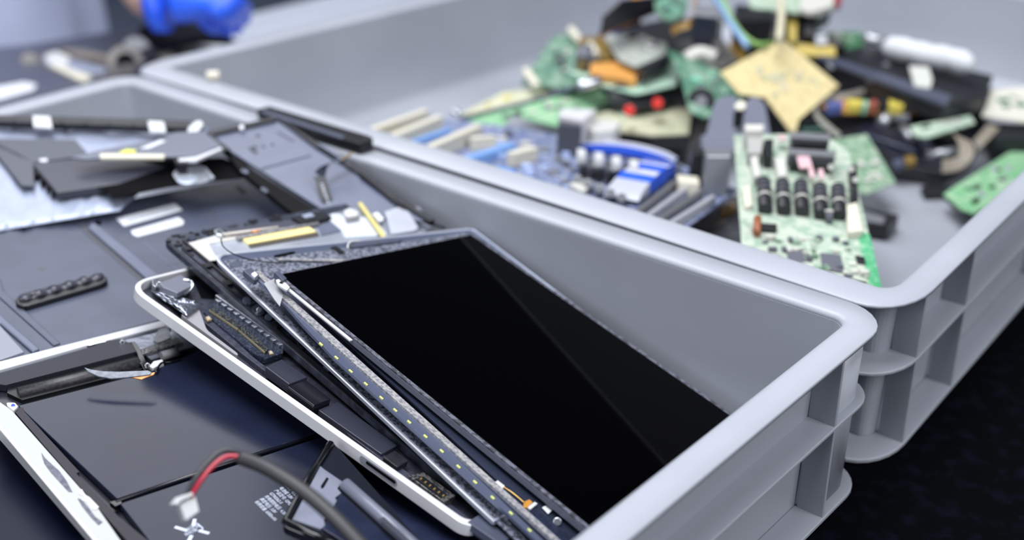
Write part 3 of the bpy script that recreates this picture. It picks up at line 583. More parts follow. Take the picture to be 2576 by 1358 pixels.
ft = [(38, 754), (52, 738), (238, 690), (256, 688), (270, 697), (270, 706), (256, 714), (72, 768), (58, 770), (40, 764)]
m = M(); m.slab(H, ft, .0040, 0, .002); fb = m.build('rubber_foot', mat('rubber_black', (14, 15, 22), .35), t, bevel=.0008)
f0, f1 = H.at(52, 758, .0040), H.at(262, 697, .0040); fd = f1 - f0; fn = fd.normalized(); fs_ = H.n.cross(fn)
# wavy top
m = M(); vs = []; nn = 60
for i in range(nn + 1):
    k = i / nn; z = .0020 + .0010 * math.sin(k * 2 * math.pi * 5.5) * (1 if .08 < k < .92 else 0); wid = .0030 * (1 - max(0, abs(k - .5) - .46) * 14)
    for sgn in (-1, 1): vs.append(f0 + fd * k + fs_ * (.0016 + sgn * wid) + H.n * z)
fsx = [[2 * i, 2 * i + 2, 2 * i + 3, 2 * i + 1] for i in range(nn)]; n0 = len(vs); vs += [p - H.n * .004 for p in vs]
fsx += [[a_ + n0 for a_ in f][::-1] for f in fsx]; fsx += [[2 * i + 2, 2 * i, n0 + 2 * i, n0 + 2 * i + 2] for i in range(nn)] + [[2 * i + 1, 2 * i + 3, n0 + 2 * i + 3, n0 + 2 * i + 1] for i in range(nn)]
fsx += [[0, 1, n0 + 1, n0], [2 * nn + 1, 2 * nn, n0 + 2 * nn, n0 + 2 * nn + 1]]
m._add(vs, fsx, True); m.build('wavy_pad', mat('rubber_pad', (58, 60, 70), .32), fb)
for k in (.17, .80):
    c_ = f0 + fd * k + fs_ * .0018 + H.n * .0016; m = M(); m.box(c_, fn * .0026, fs_ * .0014, H.n * .0012); m.build('pad_knob', MATS['rubber_pad'], fb, bevel=.0008)

# ------------------------------------------------------------------ mid grey tray leaning on the far rim, hinge bar lying on the rims
I = Plane((688, 300, .1335), (530, 335, .1290), (1040, 560, .1010))
t = thing('drive_tray', 'mid grey plastic laptop tray with raised black edges sloping down from the far rim', 'laptop part', I.at(780, 420, -.006))
m = M(); m.slab(I, [(519, 332), (688, 300), (801, 364), (897, 424), (996, 496), (1085, 556), (832, 540), (576, 377)], 0, -.0025); m.build('tray_floor', slate2, t, bevel=.0004)
for px, h in (([(519, 330), (690, 293), (694, 300), (530, 338)], .0030), ([(519, 331), (531, 335), (579, 374), (564, 378)], .0030), ([(700, 297), (708, 298), (806, 362), (900, 420), (1000, 492), (1094, 552), (1080, 556), (990, 500), (890, 428), (794, 368)], .0026)):
    m = M(); m.slab(I, px, h, -.0025); m.build('tray_edge', blk, t, bevel=.0006)
m = M(); m.slab(I, [(564, 378), (600, 392), (640, 430), (790, 526), (742, 540), (600, 425), (578, 392)], -.0022, -.0075); m.build('black_channel', mat('channel_black', (5, 5, 8), .7, spec=.15), t)
for u, v in ((618, 430), (612, 428), (668, 478), (662, 474)):
    m = M(); m.slab(I, [(u - 8, v), (u, v - 5), (u + 8, v + 2), (u, v + 6)], -.0008, -.003); m.build('channel_clip', slate2 if u in (618,) else slate, t, bevel=.0003)
for px in ([(624, 372), (632, 370), (650, 384), (640, 386)], [(634, 368), (642, 366), (648, 372), (640, 374)], [(657, 367), (664, 365), (668, 369), (661, 371)], [(680, 362), (687, 360), (691, 364), (684, 366)], [(642, 340), (650, 337), (656, 341), (648, 344)]):
    m = M(); m.slab(I, px, .0003, -.001); m.build('slot', blk, t)
for px in ([(655, 422), (780, 388), (782, 391), (657, 425)], [(700, 330), (740, 352), (737, 354), (697, 332)]):
    m = M(); m.slab(I, px, .0007, 0); m.build('molded_line', slate, t)
m = M(); m.slab(I, [(800, 362), (808, 360), (870, 398), (862, 402)], .0044, 0); m.build('raised_clip', slate2, t, bevel=.0004)
m = M(); m.slab(I, [(602, 315), (612, 313), (614, 322), (603, 324)], .0040, .0010); m.build('pale_clip', label_m, t, bevel=.0003)
HB = Plane((650, 275, .1300), (680, 267, .1300), (935, 355, .1300))
t = thing('hinge_bar', 'black plastic hinge cover bar lying across the rims of both crates', 'hinge cover', HB.at(790, 315, -.009))
top = [(645, 274), (678, 266), (930, 341), (938, 346), (936, 353), (905, 362), (800, 330)]
m = M(); m.slab(HB, top, 0, -.0085, .0015); m.build('bar', blk, t, bevel=.0009, seg=3)
m = M(); m.slab(HB, [(672, 272), (684, 270), (912, 343), (904, 350)], .0003, -.001); m.build('recess', mat('recess_black', (12, 13, 18), .4), t)
m = M(); m.slab(HB, [(655, 281), (668, 277), (870, 342), (860, 348)], .0008, -.001); m.build('raised_line', slate, t, bevel=.0004)
# dark wires beside the tray, at the crate wall
m = M(); m.tube(smooth_path([P(905, 436, .118), P(960, 480, .112), P(1005, 520, .106), P(1050, 548, .1), P(1118, 572, .098)]), .0012, 8); tag(m.build('side_wire', blk), 'black wire running along the inner crate wall beside the grey tray', 'wire')
WD = Plane((930, 470, .103), (1000, 520, .1), (985, 560, .094))
m = M(); m.slab(WD, [(925, 462), (945, 470), (1020, 545), (1060, 575), (1045, 590), (1010, 575)], 0, -.0020); tag(m.build('dark_wedge', slate, bevel=.0004), 'dark grey plastic wedge between the grey tray and the crate wall', 'plastic part')

# ribbon cable sticking up
RB = mat('ribbon_black', (32, 34, 42), .3)
t = thing('ribbon_cable', 'black printed ribbon cable standing up and folded over, with bright contact tip', 'ribbon cable', P(830, 530, .100))
p_ = [P(834, 532, .1020), P(822, 500, .1090), P(808, 455, .1180), P(803, 443, .1205)]
sd = (P(845, 520, .10) - P(825, 524, .10))
m = M(); m.ribbon(p_, sd, [.0042, .0042, .0046, .0048], .00018); rb = m.build('lower_band', RB, t)
q_ = smooth_path([P(803, 442, .1207), P(815, 425, .1250), P(835, 410, .1280), P(862, 399, .1290), P(884, 385, .1310)])
m = M(); m.ribbon(q_, [sd * (1 - i / len(q_)) + (P(860, 405, .128) - P(858, 395, .128)) * (i / len(q_)) * -1 for i in range(len(q_))], [.0048 - .0026 * i / len(q_) for i in range(len(q_))], .00018); m.build('upper_band', slate, t)
m = M(); m.ribbon(smooth_path([P(858, 402, .1293), P(872, 394, .1300), P(888, 384, .1316)]), P(865, 405, .129) - P(860, 395, .129), .0007, .0003); m.build('contact_tip', gold, t)
TB = Plane((834, 532, .1024), (803, 443, .1209), (845, 532, .1024))
for k in range(9):
    a_ = along((806, 462), (826, 516), k / 9); m = M()
    m.slab(TB, [(a_[0] - 1, a_[1]), (a_[0] + 7 - k * .3, a_[1] - 1), (a_[0] + 8 - k * .3, a_[1] + 1.4 + (k % 3)), (a_[0], a_[1] + 2.6)], .0003, .0001); m.build('printed_mark', ink, rb)

# ------------------------------------------------------------------ back left of the front crate
J = Plane((0, 320, .1240), (510, 325, .1180), (0, 575, .0990))
m = sheet(J, [(-60, 318), (530, 322), (300, 530), (-60, 590)], -.001, .0013, .0005, 22, 14); tag(m.build('foil_bag', foil), 'crumpled silver shielding foil spread at the left back of the front crate', 'foil')
m = M(); m.slab(J, [(-60, 346), (0, 348), (190, 351), (218, 382), (205, 392), (84, 408), (86, 468), (54, 466), (0, 398), (-60, 330)], .0052, .0035); tag(m.build('black_plate', mat('plate_charcoal', (62, 66, 78), .4), bevel=.0004), 'thin charcoal plastic plate lying on the silver foil', 'plastic plate')
JS = Plane((0, 288, .1330), (500, 303, .1270), (0, 318, .1290))
t = thing('plastic_strip', 'long black plastic strip with three pale clips along the back of the foil', 'plastic strip', JS.at(250, 305, -.006))
m = M(); m.slab(JS, [(-60, 286), (0, 288), (500, 303), (512, 314), (505, 322), (0, 306), (-60, 302)], .0020, -.0040); m.build('strip', blk, t, bevel=.0006)
for px in ([(82, 290), (126, 292), (132, 322), (84, 318)], [(371, 303), (412, 305), (418, 332), (376, 330)], [(490, 305), (505, 302), (512, 312), (498, 330), (470, 333), (474, 320)]):
    m = M(); m.slab(JS, px, .0034, .0012, .001); m.build('clip', mat('pale_clip', (192, 195, 200), .35), t, bevel=.0006)
for k in range(7):
    u = 30 + k * 60; m = M(); m.slab(JS, [(u, 291 + k * 1.8), (u + 6, 291 + k * 1.8), (u + 8, 305 + k * 1.8), (u + 2, 305 + k * 1.8)], .0030, .001); m.build('strip_rib', blk, t)
BX = Plane((82, 410, .1170), (199, 398, .1165), (145, 482, .1120))
t = thing('optical_drive', 'flat black drive caddy with open end lying on the charcoal plate', 'drive', BX.at(200, 450, -.010))
m = M(); m.slab(BX, [(80, 410), (199, 397), (330, 396), (420, 420), (300, 462), (143, 484)], 0, -.0065); m.build('case', mat('caddy_grey', (58, 60, 70), .38), t, bevel=.0008)
for k, (u, v) in enumerate(((92, 436), (106, 452), (120, 468), (132, 482))):
    m = M(); m.slab(BX, [(u - 9, v - 5), (u + 6, v - 9), (u + 13, v), (u - 4, v + 5)], -.0012 - .0004 * k, -.0060); m.build('end_latch', blkg, t, bevel=.0004)
m = M(); m.slab(BX, [(98, 400), (118, 398), (120, 405), (102, 406)], .0012, -.001); m.build('pale_tab', label_m, t)
FN = Plane((179, 395, .1260), (517, 330, .1300), (447, 399, .1260))
t = thing('cooling_module', 'thin grey laptop cooling module tipped over the black drive, yellow mark on its edge', 'cooling module', FN.at(380, 372, -.010))
m = M(); m.slab(FN, [(179, 395), (252, 376), (414, 347), (440, 332), (517, 329), (556, 366), (490, 392), (447, 393), (252, 396), (212, 400)], 0, -.0020); m.build('plate', mat('module_grey', (112, 116, 130), .32, metal=.3), t, bevel=.0005)
m = M(); m.slab(FN, [(250, 385), (415, 387), (412, 397), (252, 397)], .0006, -.0016); m.build('cream_strip', cream, t, bevel=.0003)
m = M(); m.slab(FN, [(298, 383), (318, 375), (343, 377), (338, 384), (322, 387)], .0010, .0002); m.build('yellow_mark', mat('marker_yellow', (206, 212, 84), .5), t)
m = M(); m.slab(FN, [(352, 373), (404, 352), (418, 354), (374, 373)], .0005, 0); m.build('white_streak', label_m, t)
m = M(); m.slab(FN, [(447, 398), (490, 394), (556, 369), (560, 374), (494, 403), (450, 404)], .0004, -.0022); m.build('bright_edge', alu, t, bevel=.0004)
m = M(); m.slab(FN, [(436, 400), (470, 402), (468, 412), (446, 412)], -.001, -.008); m.build('blower', blk, t)
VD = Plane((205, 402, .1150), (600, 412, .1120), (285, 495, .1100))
m = M(); m.slab(VD, [(196, 412), (204, 400), (560, 396), (600, 412), (640, 442), (420, 470), (285, 497), (262, 476), (212, 462), (194, 440)], 0, -.0010); tag(m.build('shade_sheet', mat('shade_black', (2, 2, 4), .8, spec=.1), bevel=.0005), 'dull black sheet standing in for the shadow in the hollow beneath the cooling module', 'shade panel')  # black sheet added to paint the shadow under the cooling module
BR = Plane((434, 435, .1160), (500, 412, .1160), (480, 462, .1130))
t = thing('metal_bracket', 'small pale metal bracket with round dish below the cooling module', 'bracket', BR.at(480, 435, -.004))
m = M(); m.slab(BR, [(434, 437), (446, 420), (488, 409), (512, 418), (537, 448), (520, 456), (480, 464), (448, 460)], 0, -.0012, .002); m.build('dish_plate', mat('bracket_steel', (176, 180, 190), .35, metal=.7), t, bevel=.0003)
oval(BR, 472, 450, 28, 12, .0010, 0, 'round_dish', mat('dish_pale', (196, 206, 220), .25, metal=.6), t, bevel=.0004)
m = M(); m.slab(BR, [(510, 420), (516, 418), (540, 446), (534, 450)], .0024, 0); m.build('folded_edge', MATS['bracket_steel'], t, bevel=.0003)
# ------------------------------------------------------------------ far crate: circuit boards and other electronic scrap
pcb_g = mat('board_green', (108, 142, 116), .5, c2=(158, 174, 156), scale=260, kind='cell', thr=(.45, .75))
pcb_pale = mat('board_pale_green', (150, 176, 156), .5, c2=(182, 192, 176), scale=200, kind='cell', thr=(.4, .7))
pcb_bright = mat('board_bright_green', (112, 172, 124), .5, c2=(158, 188, 158), scale=160, thr=(.45, .6))
pcb_dark = mat('board_dark_green', (76, 118, 98), .45, c2=(124, 152, 134), scale=70, thr=(.45, .62))
pcb_teal = mat('board_teal', (112, 178, 156), .45, c2=(140, 190, 168), scale=120)
pcb_blue = mat('board_blue', (82, 96, 140), .45, c2=(156, 162, 180), scale=330, kind='cell', thr=(.4, .8))
pcb_tan = mat('board_tan', (214, 200, 152), .55, c2=(196, 176, 130), scale=150, thr=(.5, .66))
pcb_cream = mat('board_cream', (190, 188, 162), .5, c2=(172, 176, 150), scale=90)
pcb_grey = mat('board_grey_white', (176, 180, 172), .5, c2=(150, 156, 152), scale=110)
orange = mat('orange_part', (196, 140, 70), .5)
olive = mat('olive_part', (120, 98, 50), .4)
yellow = mat('yellow_part', (200, 184, 84), .45)
red = mat('red_part', (206, 44, 36), .4)
brown = mat('brown_part', (140, 84, 54), .5)
blue_l = mat('light_blue_slot', (120, 158, 214), .4)
blue_s = mat('strong_blue', (40, 88, 208), .4)
pink = mat('pink_marking', (204, 170, 176), .5)
chipm = mat('chip_grey', (92, 94, 104), .4)
chipb = mat('chip_black', (30, 31, 36), .4)
white_c = mat('off_white_part', (192, 191, 185), .45)
zinc = mat('zinc_sheet', (168, 170, 176), .35, metal=.7)
def slab_part(par, nm, pl, px, h1, h0, mt, **k):
    m = M(); m.slab(pl, px, h1, h0, k.pop('r', 0)); return m.build(nm, mt, par, **k)
def board(name, label, cat, pl, px, mt, n=10, seed=1, th=.0016, quad=None, pal=None, hmax=.006, group=None):
    c = sum(((pl.at(*p)) for p in px), Vector()) / len(px)
    t = thing(name, label, cat, c - pl.n * (th + .001), group)
    slab_part(t, 'board', pl, px, 0, -th, mt)
    q = [pl.at(*p) for p in (quad or px[:4])]; R = random.Random(seed)
    pal = pal or [(chipb, 'chip'), (white_c, 'connector'), (chipm, 'chip'), (zinc, 'can'), (white_c, 'resistor')]
    ax, ay = (q[1] - q[0]).normalized(), None
    ay = pl.n.cross(ax)
    for k in range(n):
        s_, r_ = R.uniform(.1, .9), R.uniform(.12, .88)
        p = (q[0] * (1 - s_) + q[1] * s_) * (1 - r_) + (q[3] * (1 - s_) + q[2] * s_) * r_
        mt2, nm = R.choice(pal); hh = R.uniform(.0012, hmax)
        m = M()
        if nm in ('capacitor', 'can'): m.cyl(p - pl.n * .0003, p + pl.n * hh * 1.3, R.uniform(.002, .0035), 12)
        else: m.box(p + pl.n * hh * .5, ax * R.uniform(.0015, .006), ay * R.uniform(.0015, .005), pl.n * hh * .52)
        m.build(nm, mt2, t, bevel=.0003)
    return t
# blue motherboard behind the near rim
MB = Plane((1100, 330, .0640), (1700, 575, .0800), (1850, 470, .0640))
t = thing('motherboard', 'blue computer motherboard with cream and pale blue slots, against the near rim', 'motherboard', MB.at(1400, 450, -.004))
slab_part(t, 'board', MB, [(985, 395), (1080, 290), (1290, 320), (1640, 380), (1856, 478), (1700, 590), (1600, 560)], 0, -.0016, pcb_blue)
def slot3(a0, a1, wpx, hm, mt, nm='slot'):
    """a socket standing on the board: top centre line a0 -> a1 traced at its full height"""
    p, q = MB.at(*a0, hm), MB.at(*a1, hm); d_ = (q - p).normalized(); s_ = MB.n.cross(d_) * wpx
    m = M(); m.prism([p - s_, q - s_, q + s_, p + s_], MB.n * -hm); return m.build(nm, mt, t, bevel=.0008)
slot3((925, 326), (1072, 274), .0040, .0150, cream); slot3((968, 346), (1108, 290), .0040, .0140, cream)
slot3((1062, 374), (1205, 312), .0042, .0150, cream); slot3((1028, 356), (1130, 322), .0030, .0060, blue_l)
slot3((1186, 346), (1244, 340), .0036, .0120, cream); slot3((1172, 396), (1288, 360), .0044, .0090, blue_l)
slot3((1284, 384), (1346, 368), .0044, .0130, cream); slot3((1240, 418), (1290, 430), .0060, .0030, mat('slot_blue', (104, 150, 222), .4))
R_ = random.Random(5)
for k in range(26):
    u, v = R_.uniform(1240, 1480), 0; v = 345 + (u - 1240) * .33 + R_.uniform(-18, 70)
    p = MB.at(u, v); hh = R_.uniform(.001, .006); m = M(); m.box(p + MB.n * hh * .5, Vector((R_.uniform(.002, .005), .001, 0)), Vector((-.001, R_.uniform(.002, .004), 0)), MB.n * hh * .5)
    m.build(R_.choice(('chip', 'connector')), R_.choice((white_c, mat('pale_blue_part', (160, 176, 214), .4), chipm, zinc)), t)
for k in range(5):
    u, v = 1452 + k * 28, 452 + k * 11; m = M(); m.cyl(MB.at(u, v), MB.at(u, v, .009), .0042, 14); cpx = m.build('capacitor', zinc, t, bevel=.0005)
for px in ([(1400, 505), (1460, 500), (1560, 545), (1540, 560)], [(1432, 462), (1450, 455), (1482, 470), (1466, 482)]):
    slab_part(t, 'connector', MB, px, .006, 0, white_c, bevel=.0004)
# io block, two tall ports
slab_part(t, 'port_block', MB, [(1412, 272), (1500, 275), (1468, 302), (1405, 290)], .034, .010, mat('port_pale', (196, 196, 200), .45), bevel=.0006)
slab_part(t, 'port_block', MB, [(1406, 292), (1466, 300), (1462, 318), (1404, 312)], .030, 0, mat('port_dark', (64, 66, 76), .4), bevel=.0006)
slab_part(t, 'port_block', MB, [(1462, 312), (1520, 298), (1562, 306), (1548, 326), (1500, 332)], .022, 0, mat('port_grey', (196, 196, 194), .4), bevel=.0006)
# striped heatsinks with fins
def arc_sink(c0, c1, wd, hgt, stripes, base_m, nm):
    p, q = MB.at(*c0, .004), MB.at(*c1, .004); d_ = (q - p); dn_ = d_.normalized(); s_ = MB.n.cross(dn_); n = 12
    def pr(w0, w1, top, mt, par, name):
        vs = []; L1 = []
        for w_ in (w0, w1):
            L1.append([p + d_ * (i / n) + s_ * w_ + MB.n * (hgt * math.sin(math.pi * i / n) ** .6 + top) for i in range(n + 1)] + [q + s_ * w_, p + s_ * w_])
        m = M(); m.sweep(L1, cap0=True, cap1=True); return m.build(name, mt, par, bevel=.0003)
    b = pr(-wd, wd, 0, base_m, t, nm)
    for a_, e_, mt_, k_ in stripes: pr(a_ * wd, e_ * wd, k_, mt_, b, 'white_stripe' if mt_ is whitep else 'blue_band')
    return b
arc_sink((1440, 366), (1700, 402), .0085, .0085, [(-.95, -.35, whitep, .0006), (.1, .75, whitep, .0006)], blue_s, 'heatsink')
arc_sink((1562, 500), (1680, 416), .0150, .012, [(-.95, .95, whitep, .0003)], blue_s, 'heatsink')
_p, _q = MB.at(1562, 500, .0045), MB.at(1680, 416, .0045); _s = MB.n.cross((_q - _p).normalized())
for k0, k1, mt_ in ((.22, .34, blue_s), (.46, .60, blue_s), (.72, .80, blue_s), (.80, 1.0, mat('band_pale_grey', (168, 172, 184), .35)), (0, .22, MATS['band_pale_grey'])):
    L1 = []
    for w_ in (-.0152, .0152): L1.append([_p + (_q - _p) * (k0 + (k1 - k0) * i / 6) + _s * w_ + MB.n * (.0128 * math.sin(math.pi * min(.999, max(.001, k0 + (k1 - k0) * i / 6))) ** .6) for i in range(7)] + [_p + (_q - _p) * k1 + _s * w_, _p + (_q - _p) * k0 + _s * w_])
    m = M(); m.sweep(L1, cap0=True, cap1=True); m.build('heatsink_band', mt_, t)
finm = mat('fin_grey', (120, 122, 128), .35, metal=.6)
for k in range(9):
    u, v = along((1462, 400), (1640, 425), k / 8)
    slab_part(t, 'heatsink_fin', MB, [(u - 8, v - 8), (u + 6, v - 12), (u + 12, v + 14), (u - 2, v + 20)], .014, 0, finm if k % 2 else mat('fin_dark', (70, 72, 78), .4, metal=.4), bevel=.0005)
for k in range(4): slab_part(t, 'white_tab', MB, [(1452 + k * 44, 372 + k * 9), (1474 + k * 44, 374 + k * 9), (1474 + k * 44, 392 + k * 9), (1452 + k * 44, 390 + k * 9)], .0200, .012, whitep, bevel=.0008)
for k in range(4):
    a_, b_ = (1592 + k * 26, 538 + k * 10), (1706 + k * 30, 448 + k * 14); slot3(a_, b_, .0022, .008, mat('dimm_grey', (96, 96, 98), .4) if k % 2 == 0 else mat('dimm_light', (150, 152, 160), .4), 'memory_slot')
slab_part(t, 'connector', MB, [(1702, 438), (1756, 444), (1760, 462), (1708, 458)], .012, 0, cream, bevel=.0006)
slab_part(t, 'shield_box', MB, [(1772, 372), (1846, 372), (1838, 392), (1778, 392)], .036, 0, zinc, bevel=.0008)
slab_part(t, 'port_block', MB, [(1738, 372), (1776, 374), (1772, 388), (1742, 388)], .030, 0, chipb, bevel=.0005)
# drive under the board
HD = Plane((1640, 590, .0480), (1850, 520, .0420), (1760, 620, .0500))
t = thing('hard_drive', 'dark metal hard drive half hidden between motherboard and standing green board', 'hard drive', HD.at(1760, 570, -.012))
slab_part(t, 'case', HD, [(1600, 575), (1700, 500), (1870, 490), (1880, 640), (1790, 640)], 0, -.012, mat('drive_case', (112, 112, 118), .35, metal=.6, c2=(84, 84, 90), scale=60), bevel=.001)
slab_part(t, 'orange_connector', HD, [(1808, 520), (1848, 512), (1850, 524), (1814, 536)], .004, 0, orange, bevel=.0005)
slab_part(t, 'label', HD, [(1745, 560), (1800, 540), (1830, 555), (1770, 580)], .0005, 0, mat('brown_label', (150, 130, 118), .5))

# standing green board with five capacitors
GB = Plane((1845, 345, .1080), (2130, 345, .1060), (2215, 725, .0760))
t = thing('circuit_board', 'large pale green circuit board with row of five black capacitors, against the near rim corner', 'circuit board', GB.at(2020, 520, -.003))
slab_part(t, 'board', GB, [(1846, 340), (2070, 335), (2135, 380), (2222, 740), (1868, 650)], 0, -.0016, mat('board_mixed', (142, 164, 148), .5, c2=(176, 186, 172), scale=190, kind='cell', thr=(.25, .6)))
slab_part(t, 'green_edge', GB, [(2155, 580), (2188, 590), (2222, 740), (2190, 730)], .0002, 0, mat('edge_green', (72, 158, 110), .4, c2=(130, 180, 150), scale=300, thr=(.5, .6)))
def stand(pl, u, v, hgt, r, mt, nm='capacitor', par=None, n=14, tip=None):
    base, top = pl.at(u, v), pl.at(u, v) + (pl.n * .9 + Vector((0, -.15, .3))).normalized() * hgt
    m = M(); m.cyl(base, top, r, n); o_ = m.build(nm, mt, par, bevel=.0005)
    if tip: d_ = (top - base).normalized(); m = M(); m.cyl(top - d_ * .0002, top + d_ * .0004, r * .85, n); m.build('capacitor_top', tip, o_)
    return o_
for u, v in ((1925, 528), (1972, 532), (2018, 534), (2066, 542), (2112, 544)):
    a_, b_ = GB.at(u, v, .004), GB.at(u - 4, v - 72, .006); m = M(); m.cyl(a_, b_, .0058, 14); o_ = m.build('capacitor', chipb, t, bevel=.0008)
    c_, e_ = a_ * .62 + b_ * .38, a_ * .56 + b_ * .44; m = M(); m.cyl(c_, e_, .0060, 14); m.build('pale_band', white_c, o_)
    for k in range(3):
        f_, g_ = a_ * (.42 - k * .14) + b_ * (.58 + k * .14), a_ * (.38 - k * .14) + b_ * (.62 + k * .14); m = M(); m.cyl(f_, g_, .0059, 14); m.build('grey_band', chipm, o_)
for px, h, mt2, nm in (([(1988, 330), (2090, 336), (2088, 350), (1990, 344)], .016, zinc, 'heatsink'), ([(1992, 344), (2088, 350), (2084, 362), (1996, 358)], .014, chipb, 'transformer'),
                       ([(1982, 372), (2104, 380), (2102, 392), (1984, 384)], .013, zinc, 'heatsink'), ([(1986, 384), (2102, 392), (2094, 412), (1990, 406)], .010, chipb, 'transformer'),
                       ([(1874, 312), (1922, 312), (1920, 328), (1876, 328)], .018, white_c, 'connector'), ([(1878, 328), (1920, 328), (1916, 384), (1882, 384)], .012, mat('grid_grey', (160, 160, 158), .5), 'connector'),
                       ([(1888, 395), (1906, 390), (1914, 440), (1898, 444)], .009, white_c, 'connector'), ([(1948, 395), (1976, 393), (1980, 440), (1958, 444)], .009, mat('pale_grey_part', (186, 186, 182), .5), 'connector'),
                       ([(1922, 350), (1946, 348), (1944, 392), (1924, 392)], .012, chipb, 'capacitor'), ([(2128, 515), (2156, 508), (2172, 580), (2134, 584)], .006, cream, 'connector'),
                       ([(1978, 622), (2020, 628), (2032, 672), (1984, 660)], .002, chipm, 'chip'), ([(2064, 634), (2116, 640), (2122, 682), (2070, 676)], .002, chipm, 'chip'), ([(2152, 640), (2176, 646), (2178, 662), (2156, 658)], .002, chipb, 'chip'),
                       ([(2144, 700), (2180, 708), (2184, 722), (2150, 716)], .003, chipb, 'chip'), ([(1868, 468), (1888, 466), (1892, 516), (1874, 520)], .004, cream, 'connector'), ([(2136, 415), (2156, 412), (2160, 500), (2142, 504)], .008, chipb, 'connector'),
                       ([(1914, 560), (1955, 562), (1955, 576), (1916, 574)], .004, chipb, 'chip')):
    slab_part(t, nm, GB, px, h, 0, mt2, bevel=.0006)
for px in ([(2004, 394), (2036, 392), (2044, 420), (2012, 422)], [(2034, 424), (2046, 422), (2050, 444), (2038, 446)], [(2058, 426), (2070, 424), (2074, 446), (2062, 448)], [(1958, 340), (1980, 342), (1978, 352), (1960, 350)]): slab_part(t, 'pink_marking', GB, px, .0104, .009, pink)
m = M(); m.tube([GB.at(1904, 588, .004), GB.at(1906, 548, .006)], [.003, .003], 12); m.build('disc_capacitor', brown, t)
m = M(); m.cyl(GB.at(2086, 560), GB.at(2086, 532, .010), .003, 12); oc = m.build('capacitor', chipm, t); m = M(); m.cyl(GB.at(2086, 534, .009), GB.at(2086, 528, .0105), .0034, 12); m.build('capacitor_top', white_c, oc)
for u, v in ((2142, 425), (2152, 452), (2090, 420)): m = M(); m.cyl(GB.at(u, v, .006), GB.at(u, v, .012), .0024, 12); m.build('post', white_c, t)
R_ = random.Random(9)
for k in range(60):
    s_, r_ = R_.random(), R_.random(); u0, u1 = 1885 + (r_ * 60), 2130 + r_ * 62; u = u0 + (u1 - u0) * s_; v = 572 + 110 * r_ + s_ * 34
    p = GB.at(u, v); w1, w2, hh = R_.uniform(.001, .0032), R_.uniform(.001, .0028), R_.uniform(.0008, .004); m = M(); m.box(p + GB.n * hh * .5, Vector((w1, 0, 0)), Vector((0, w2, 0)), GB.n * hh * .5)
    m.build('resistor', R_.choice((white_c, mat('pale_part', (196, 202, 188), .5), white_c, chipm, pcb_g)), t)

B1 = Plane((2115, 340, .0640), (2180, 338, .0600), (2250, 460, .0360))
board('circuit_board', 'speckled green circuit board lying just behind the standing green one', 'circuit board', B1, [(2100, 350), (2180, 337), (2254, 458), (2180, 488), (2120, 470)], pcb_g, 5, 3, pal=[(white_c, 'resistor')], hmax=.003)
KN = flat(.022)
t = thing('plug_connector', 'black and silver plug connector with orange tip on the crate floor', 'connector', KN.at(2220, 560, -.014))
slab_part(t, 'plug_body', KN, [(2170, 520), (2240, 535), (2262, 540), (2236, 568), (2185, 560)], 0, -.014, chipb, bevel=.001)
slab_part(t, 'silver_sleeve', KN, [(2170, 528), (2228, 545), (2222, 560), (2176, 552)], .002, 0, zinc, bevel=.0006)
m = M(); m.cyl(KN.at(2236, 556, -.004), KN.at(2232, 572, -.006), .0035, 12); m.build('orange_tip', orange, t)
KS = flat(.0120)
m = M(); m.slab(KS, [(2316, 470), (2330, 464), (2410, 470), (2406, 486), (2326, 490)], 0, -.006, .003); tag(m.build('plastic_stick', chipb, bevel=.001), 'short black plastic stick on the crate floor left of the bright green board', 'plastic part')
B2 = Plane((2440, 535, .0300), (2576, 370, .0250), (2380, 490, .0280))
t = board('circuit_board', 'bright green circuit board with shiny solder dots leaning at the right crate wall', 'circuit board', B2, [(2374, 488), (2400, 470), (2640, 320), (2640, 420), (2450, 536), (2420, 526)], pcb_bright, 6, 5, quad=[(2400, 480), (2580, 380), (2576, 430), (2450, 530)], pal=[(chipb, 'chip'), (pcb_dark, 'chip')], hmax=.003)
slab_part(t, 'foam_backing', B2, [(2374, 488), (2400, 470), (2640, 320), (2640, 420), (2450, 536), (2420, 526)], -.0018, -.007, chipb)
for u, v in ((2468, 488), (2500, 425), (2536, 424), (2522, 450)): m = M(); m.cyl(B2.at(u, v), B2.at(u, v, .002), .003, 12); m.build('solder_dot', steel, t)

# grey rounded holder with a slot
JY = Plane((1800, 380, .0740), (1930, 380, .0740), (1880, 238, .1180))
t = thing('plastic_holder', 'blue-grey rounded plastic holder with centre slot, behind the striped heatsink', 'plastic part', JY.at(1850, 380, -.012))
lob = mat('holder_grey', (98, 102, 120), .42)
m = M(); m.prism(rnd(JY.pts([(1768, 372), (1800, 250), (1836, 236), (1862, 250), (1850, 372)]), .006), JY.n * -.010); m.build('lobe', lob, t, bevel=.001)
m = M(); m.prism(rnd(JY.pts([(1862, 372), (1876, 252), (1905, 240), (1926, 262), (1944, 372)]), .006), JY.n * -.010); m.build('lobe', lob, t, bevel=.001)
slab_part(t, 'base_block', JY, [(1764, 340), (1938, 330), (1944, 380), (1768, 384)], .003, -.012, lob, bevel=.001)
m = M(); m.cyl(JY.at(1862, 272, -.004), JY.at(1862, 264, .001), .005, 14); m.build('cream_pivot', cream, t)
slab_part(t, 'centre_slot', JY, [(1846, 280), (1868, 276), (1862, 320), (1844, 322)], .0002, -.008, blkg)

